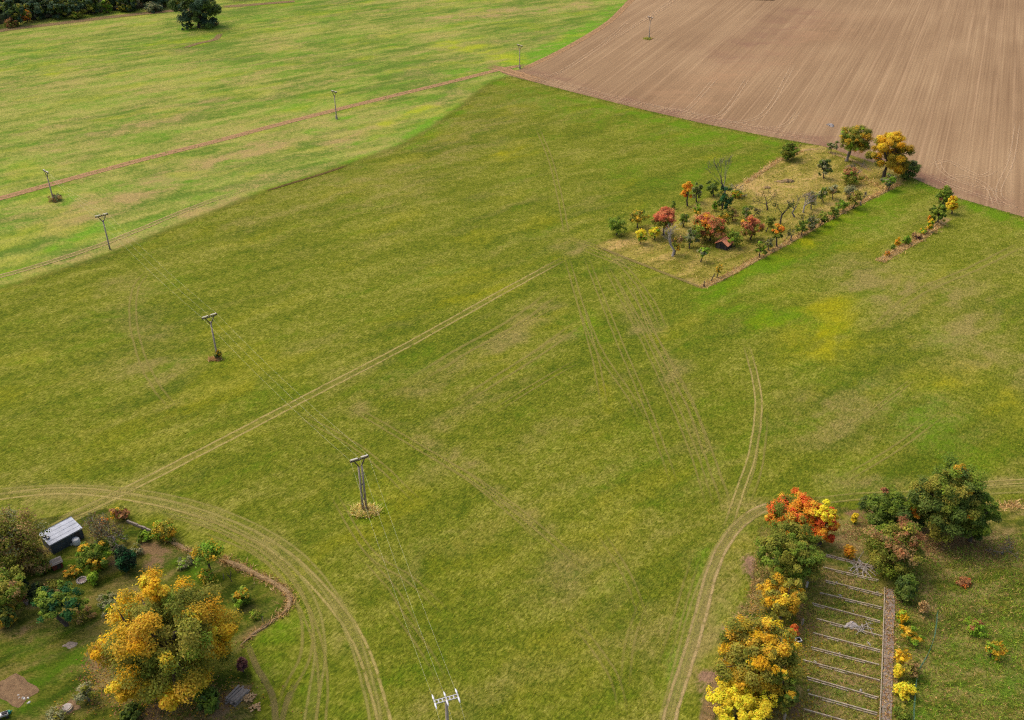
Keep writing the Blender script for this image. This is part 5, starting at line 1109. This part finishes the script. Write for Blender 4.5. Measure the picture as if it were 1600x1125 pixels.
# hedge strip right of the orchard
HG = 'bushes of the field hedge'
for T, mx, lab, nm in (((104.57,215.48,-0.1,3.05,2.19,2.83), [('green',4),('olive',1)], 'round green tree in the short field hedge', 'hedge_tree'), ((110.52,221.4,-0.47,2.58,1.36,2.45), [('yellow',3),('yellow_bright',1)], 'bright yellow tree at the right end of the field hedge', 'hedge_tree'), ((110.82,228.01,0.02,2.62,1.8,2.27), [('green',3),('fresh',2),('russet',.6)], 'slanting green tree at the far end of the field hedge', 'hedge_tree')):
    tree(nm, lab, 'tree', T, mx, .2, 1.4, group=HG)
for T, mx, lab in (((100.45,210.24,0.0,1.81,0.85,1.81), [('fresh',2),('yellow',2)], 'upright yellow-green bush left of the round hedge tree'), ((98.86,209.39,0.0,0.69,1.15,0.77), [('fresh',2),('yellow',1)], 'low yellow-green bush in the middle of the field hedge'), ((96.33,206.62,0.0,0.62,1.37,0.68), [('brown',3),('plum',1)], 'low brown twiggy bush in the middle of the field hedge'), ((92.73,203.64,0.0,1.16,1.13,1.22), [('fresh',3),('green',1)], 'fresh green bush toward the near end of the field hedge'), ((90.44,202.99,0.0,0.97,0.75,1.02), [('yellow',3),('orange',1)], 'orange-yellow bush toward the near end of the field hedge'), ((88.46,200.16,0.0,0.81,0.59,0.86), [('green',3)], 'tiny dark green bush below the orange-yellow hedge bush'), ((86.0,197.14,0.0,0.63,0.66,0.66), [('orange',2),('straw',2)], 'tiny orange bush at the near tip of the field hedge'), ((102.76,216.32,0.0,0.99,0.63,0.99), [('orange',1),('gold',2)], 'narrow orange bush touching the round hedge tree')):
    bush('hedge_bush', lab, T, mx, .17, group=HG, dens=1.1)

# ---------------------------------------------------------------- power line
def pole(label, X, Y, h, az, style='single', h_arm=1.35):
    o = empty('power_pole', (X, Y, 0), az); tag(o, label, 'power pole', 'poles of the overhead line')
    if style == 'twin':
        for s in (-1, 1): MB().tube([(s*.26,0,-.2),(s*.24,0,h-1.6)], [.19,.15], 10).build('post', M['concrete_post'], o, True)
        for z in (2.2, 5.0): MB().box((0,0,z), (.62,.1,.16)).build('tie', M['steel'], o)
        MB().box((-.3,-.22,1.5), (.16,.04,.3)).build('sign_plate', M['white'], o)
    elif style == 'near':
        MB().tube([(0,0,-.2),(0,0,h)], [.24,.17], 12).build('post', M['concrete_post'], o, True)
    else:
        MB().tube([(0,0,-.2),(0,0,1.8),(0,0,h-1.4)], [.2,.18,.13], 10).build('post', M['concrete_post'], o, True)
        if style == 'based': MB().tube([(0,0,-.1),(0,0,.9),(0,0,1.2)], [.42,.36,.2], 10).build('footing', M['concrete_post'], o)
    if style == 'near':
        a = MB()
        for s in (-1, 1): a.box((0, s*.22, h+.05), (2.7,.09,.12))
        arm = a.build('crossarm', M['galv'], o)
        for x in (-1.3,-.85,-.4,.4,.85,1.3): MB().box((x,0,h+.062), (.14,.36,.10)).build('batten', M['galv'], arm)
        for x in (-1.3, 0, 1.3):
            for s in (-1, 1): MB().tube([(x,s*.2,h+.22),(x,s*.45,h+.2),(x,s*.75,h+.16),(x,s*1.0,h+.12)], [.07,.12,.10,.04], 8).build('insulator', M['insulator_white'], o, True)
            MB().box((x,0,h+.2), (.16,.3,.16)).build('bracket', M['galv'], o)
        return [(x, h+.12) for x in (-1.3, 0, 1.3)]
    zt = h-.35
    for s in (-1, 1):
        MB().tube([(s*.12,0,h-1.75),(s*.85,0,zt)], [.10,.08], 6).build('brace', M['steel'], o)
    arm = MB().box((0,0,zt), (2.9,.16,.16)).build('crossarm', M['steel'], o)
    for s in (-1, 1): MB().box((s*.8,0,zt+.34), (1.1,.26,.05)).build('perch_guard', M['white'], o)
    for s in (-1, 1):
        for x in (.4, 1.2): MB().tube([(s*x,0,zt+.08),(s*x,0,zt+.32)], .035, 5).build('guard_stem', M['steel'], o)
    for x in (-1.38, 0, 1.38):
        MB().tube([(x,0,zt-.02),(x,0,zt+.12),(x,0,zt+.2),(x,0,zt+.3)], [.04,.11,.13,.06], 8).build('insulator', M['insulator'], o, True)
    return [(x, zt+.3) for x in (-1.38, 0, 1.38)]
P1 = (-7.14,67.55); P2 = (-22.22,109.27); P3 = (-55.87,152.60); P4 = (-93.51,200.50); P5 = (-118.60,229.71)
P6 = (-55.98,297.19); P7 = (2.86,357.21); P8 = (56.77,403.57)
P0 = (P1[0]+16, P1[1]-52)
def azim(a, b): return math.atan2(b[1]-a[1], b[0]-a[0]) - math.pi/2
z1 = azim(P0, P1); z12 = azim(P1, P2); z23 = azim(P2, P3); z34 = azim(P3, P4); z45 = azim(P4, P5); z56 = azim(P5, P6); z67 = azim(P6, P7); z78 = azim(P7, P8)
heads = []
for P_, h, az, st, lab in ((P1, 9.4, (z1+z12)/2, 'near', 'nearest power pole with galvanised ladder crossarm at the bottom edge'), (P2, 10.0, (z12+z23)/2, 'twin', 'twin-post concrete power pole standing in a straw ring'), (P3, 9.4, (z23+z34)/2, 'single', 'power pole with a small shrub at its foot'), (P4, 8.8, (z34+z45)/2, 'single', 'power pole on the boundary between mown field and meadow'), (P5, 8.2, z56, 'based', 'leftmost power pole beside the dirt track')):
    hs = pole(lab, P_[0], P_[1], h, az, st)
    heads.append([np.array([P_[0]+x*math.cos(az), P_[1]+x*math.sin(az), z]) for x, z in hs])
for P_, h, az, lab in ((P6, 9.0, (z56+z67)/2, 'power pole below the middle of the dirt track'), (P7, 8.6, (z67+z78)/2, 'power pole where the dirt track meets the ploughed field'), (P8, 8.6, z78, 'farthest power pole standing in the ploughed field')):
    pole(lab, P_[0], P_[1], h, az, 'based')
p0 = [np.array([P0[0]+x*math.cos(z1), P0[1]+x*math.sin(z1), 9.5]) for x in (-1.3, 0, 1.3)]
for i, lab in enumerate(('left-hand overhead wire of the line crossing the mown field', 'middle overhead wire of the line crossing the mown field', 'right-hand overhead wire of the line crossing the mown field')):
    pts = []; seq = [p0[i]] + [hd[i] for hd in heads]
    for a, b in zip(seq[:-1], seq[1:]):
        for t in np.arange(10)/10: pts.append(a+(b-a)*t-np.array([0,0,4*.9*t*(1-t)]))
    pts.append(seq[-1])
    tag(MB().tube(pts, .007, 4).build('overhead_wire', M['wire']), lab, 'wire', 'overhead wires')
rng = np.random.default_rng(61)
a = rng.uniform(0, 6.28, 420); rr = rng.normal(1.35, .35, 420)
ringpts = np.column_stack([P2[0]+.1+rr*np.cos(a)*1.15, P2[1]-.3+rr*np.sin(a)*.8]); ringpts = ringpts[:420]
tufts('dry_grass', 'ring of straw and dead grass around the twin-post pole', ringpts, .5, [A(222,192,124), A(206,178,104), A(226,190,120), A(140,150,50), A(150,156,60)], 4, width=.16, lean=.8)
blob('straw_mound', 'low tan earth mound at the foot of the twin-post pole', 'mound', (P2[0]+.1, P2[1]-.3), 1.5, 1.05, .22, M['thatch'], 81)
bush('pole_bush', 'small yellow-green shrub at the foot of a power pole', (-55.69,152.56,0.0,1.03,0.79,1.03), [('olive',2),('dark',2),('yellow',1)], .15, dens=1.1)
bush('pole_bush', 'low grey twiggy shrub at the foot of the leftmost power pole', (-117.9,230.08,0.0,0.73,1.82,0.91), [('grey',2),('brown',2)], .155, dens=.8)
tufts('dry_grass', 'straw around the pole with a shrub at its foot', ell(rng, (P3[0]-.3, P3[1]-.3), 1.1, .8, 160), .35, LEAVES['straw']+LEAVES['russet'][:1], 4, width=.16, lean=.8)
tufts('dry_grass', 'pale green grass at the foot of the farthest power pole', ell(rng, (P8[0]-.6, P8[1]-.8), 1.6, 1.4, 240), .5, LEAVES['straw']+LEAVES['fresh'], 4, width=.16, lean=.8)

# ---------------------------------------------------------------- far wood and lone tree
WG = 'trees of the far wood'
we = np.array([(-228.22,414.80),(-208.12,431.46),(-180.26,448.02),(-154.13,462.93)]); WL = spline(we, 4.0)
T_ = np.gradient(WL, axis=0); T_ /= np.linalg.norm(T_, axis=1)[:, None]; NN = np.column_stack([-T_[:, 1], T_[:, 0]]); NN *= np.sign(NN[:, 1])[:, None]
rng = np.random.default_rng(17)
sheet('wood_floor', [(-235.95,419.44),(-211.30,438.97),(-183.11,456.05),(-155.79,468.58),(-153.81,511.76),(-174.16,587.33),(-340.91,587.33)], .012, 1.5, M['floor'], 2.0)
s = np.concatenate([[0], np.cumsum(np.linalg.norm(np.diff(WL, axis=0), axis=1))])
special = {3: ([('russet',3),('orange',1)], 'rust-orange tree at the left end of the far wood'), 8: ([('fresh',2),('olive',2)], 'pale green tree among the dark trees of the far wood'), 12: ([('olive',3),('gold',1)], 'yellow-olive tree right of the pale green one in the far wood'), 17: ([('brown',2),('olive',2)], 'brownish tree near the right end of the far wood')}
ORD = 'first second third fourth fifth sixth seventh eighth ninth tenth eleventh twelfth thirteenth fourteenth fifteenth sixteenth seventeenth eighteenth nineteenth twentieth twenty-first twenty-second twenty-third twenty-fourth twenty-fifth twenty-sixth'.split()
k = 0
for off, stepm, hb in ((5, 7.5, .8), (13, 8.5, 1.0), (23, 9.5, 1.15)):
    d = 0.0
    while d < s[-1]:
        i = min(np.searchsorted(s, d), len(WL)-1); q = WL[i]+NN[i]*(off+rng.normal(0,1.2))+T_[i]*rng.normal(0,1)
        hh = rng.uniform(11, 15)*hb; b = rng.uniform(4.0, 5.4); a = hh*.50
        mx, lab = special.get(k, ([('wood_',4),('dark',2),('olive',1)], 'dark broadleaf tree behind the front row of the far wood')) if off == 5 else ([('wood_',4),('dark',2),('brown',.6)], 'dark broadleaf tree behind the front row of the far wood')
        if off == 5 and k not in special: lab = ORD[k]+' dark broadleaf tree from the left in the front row of the far wood'
        if off == 5 and k in special: hh *= .6; a *= .6; b *= .75
        tree('broadleaf_tree', lab, 'tree', (q[0], q[1], 0.0, hh*.50, b, a), mx, .42, 1.05, group=WG, limbs=4)
        k += 1; d += stepm*rng.uniform(.8, 1.2)
for T, mx, lab in (((-215.91,423.56,0.0,1.74,3.87,1.93), [('russet',2),('olive',2)], 'low russet bush at the foot of the far wood, left end'), ((-194.12,439.92,0.0,1.72,3.43,1.91), [('fresh',1),('olive',3)], 'low olive bush at the foot of the far wood, middle'), ((-178.03,455.19,0.0,1.59,3.53,1.77), [('gold',1),('olive',2)], 'low golden bush at the foot of the far wood'), ((-164.51,454.72,0.0,2.25,4.99,2.5), [('grey',2),('wood_',2)], 'low grey-green bushes at the right foot of the far wood')):
    bush('wood_bush', lab, T, mx, .3, group='bushes at the foot of the far wood')
for j, xp in enumerate([(-135.62,484.74),(-126.97,487.78),(-116.98,492.42)]):
    tree('broadleaf_tree', 'dark broadleaf tree cut off by the top edge right of the lone tree', 'tree', (xp[0], xp[1], 0.0, 6, 5, 5.5), [('wood_',4),('dark',2)], .45, 1.0, group='trees right of the lone tree', limbs=3)
tree('lone_tree', 'lone dark multi-stemmed tree standing in the far meadow', 'tree', (-135.15,422.99,1.44,8.2,10.39,8.96), [('wood_',4),('dark',2)], .36, 1.1, stems=4, limbs=10, shell=.4, trunk_r=.3, nclump=130)
bush('tree_skirt_bush', 'low bush at the left foot of the lone dark tree', (-139.38,420.33,0.0,1.39,3.02,1.55), [('wood_',3),('olive',1)], .3)
bush('tree_skirt_bush', 'low brownish bush at the right foot of the lone dark tree', (-130.13,423.84,0.0,1.68,3.04,1.86), [('wood_',2),('russet',1)], .3)
tag(blob('soil_heap', 'dark soil heap on the far edge of the ploughed field', 'heap', (117.52,483.23), 12, 4, .5, M['soil'], 71))

# ---------------------------------------------------------------- grass of the near mown field
rng = np.random.default_rng(5)
near = [(-85.84,114.83),(-82.71,135.69),(12.15,152.60),(84.94,135.69),(88.26,111.78),(41.80,110.30),(27.74,91.92),(16.81,68.22),(-13.89,68.22),(-19.74,84.14),(-35.26,102.57),(-61.34,113.29)]
gp = scatter_poly(rng, near, 90000)
d2 = np.hypot(gp[:, 0], gp[:, 1]); gp = gp[rng.random(len(gp)) < np.clip(1.6-d2/130, .15, 1)]
TR = [[(-67.56,106.69),(-61.12,112.69),(-49.66,125.02),(-36.49,139.66),(-19.93,158.03),(-2.73,178.67),(12.46,196.42)], [(-84.12,111.33),(-79.01,112.99),(-70.55,114.06),(-61.28,113.14),(-48.36,109.42),(-35.23,102.43),(-25.77,93.10),(-19.98,84.14),(-15.44,72.08)], [(41.88,110.59),(37.69,109.27),(33.69,106.27),(29.98,101.11),(27.11,95.27),(24.40,88.48),(21.80,81.56),(18.64,73.42)], [(45.57,158.51),(44.70,145.93),(43.03,135.69),(39.18,122.95),(35.12,113.29),(31.47,104.60)]]
dt = np.min([seg_dist(gp, spline(t, 2)) for t in TR], axis=0); gp = gp[dt > 1.7]
tufts('mown_grass', 'short grass blades standing in the mown field', gp, .12, [A(104,108,22), A(126,124,30), A(92,104,20), A(148,140,52), A(116,122,22)], 3, width=.22, lean=.9, jitter=1.2)
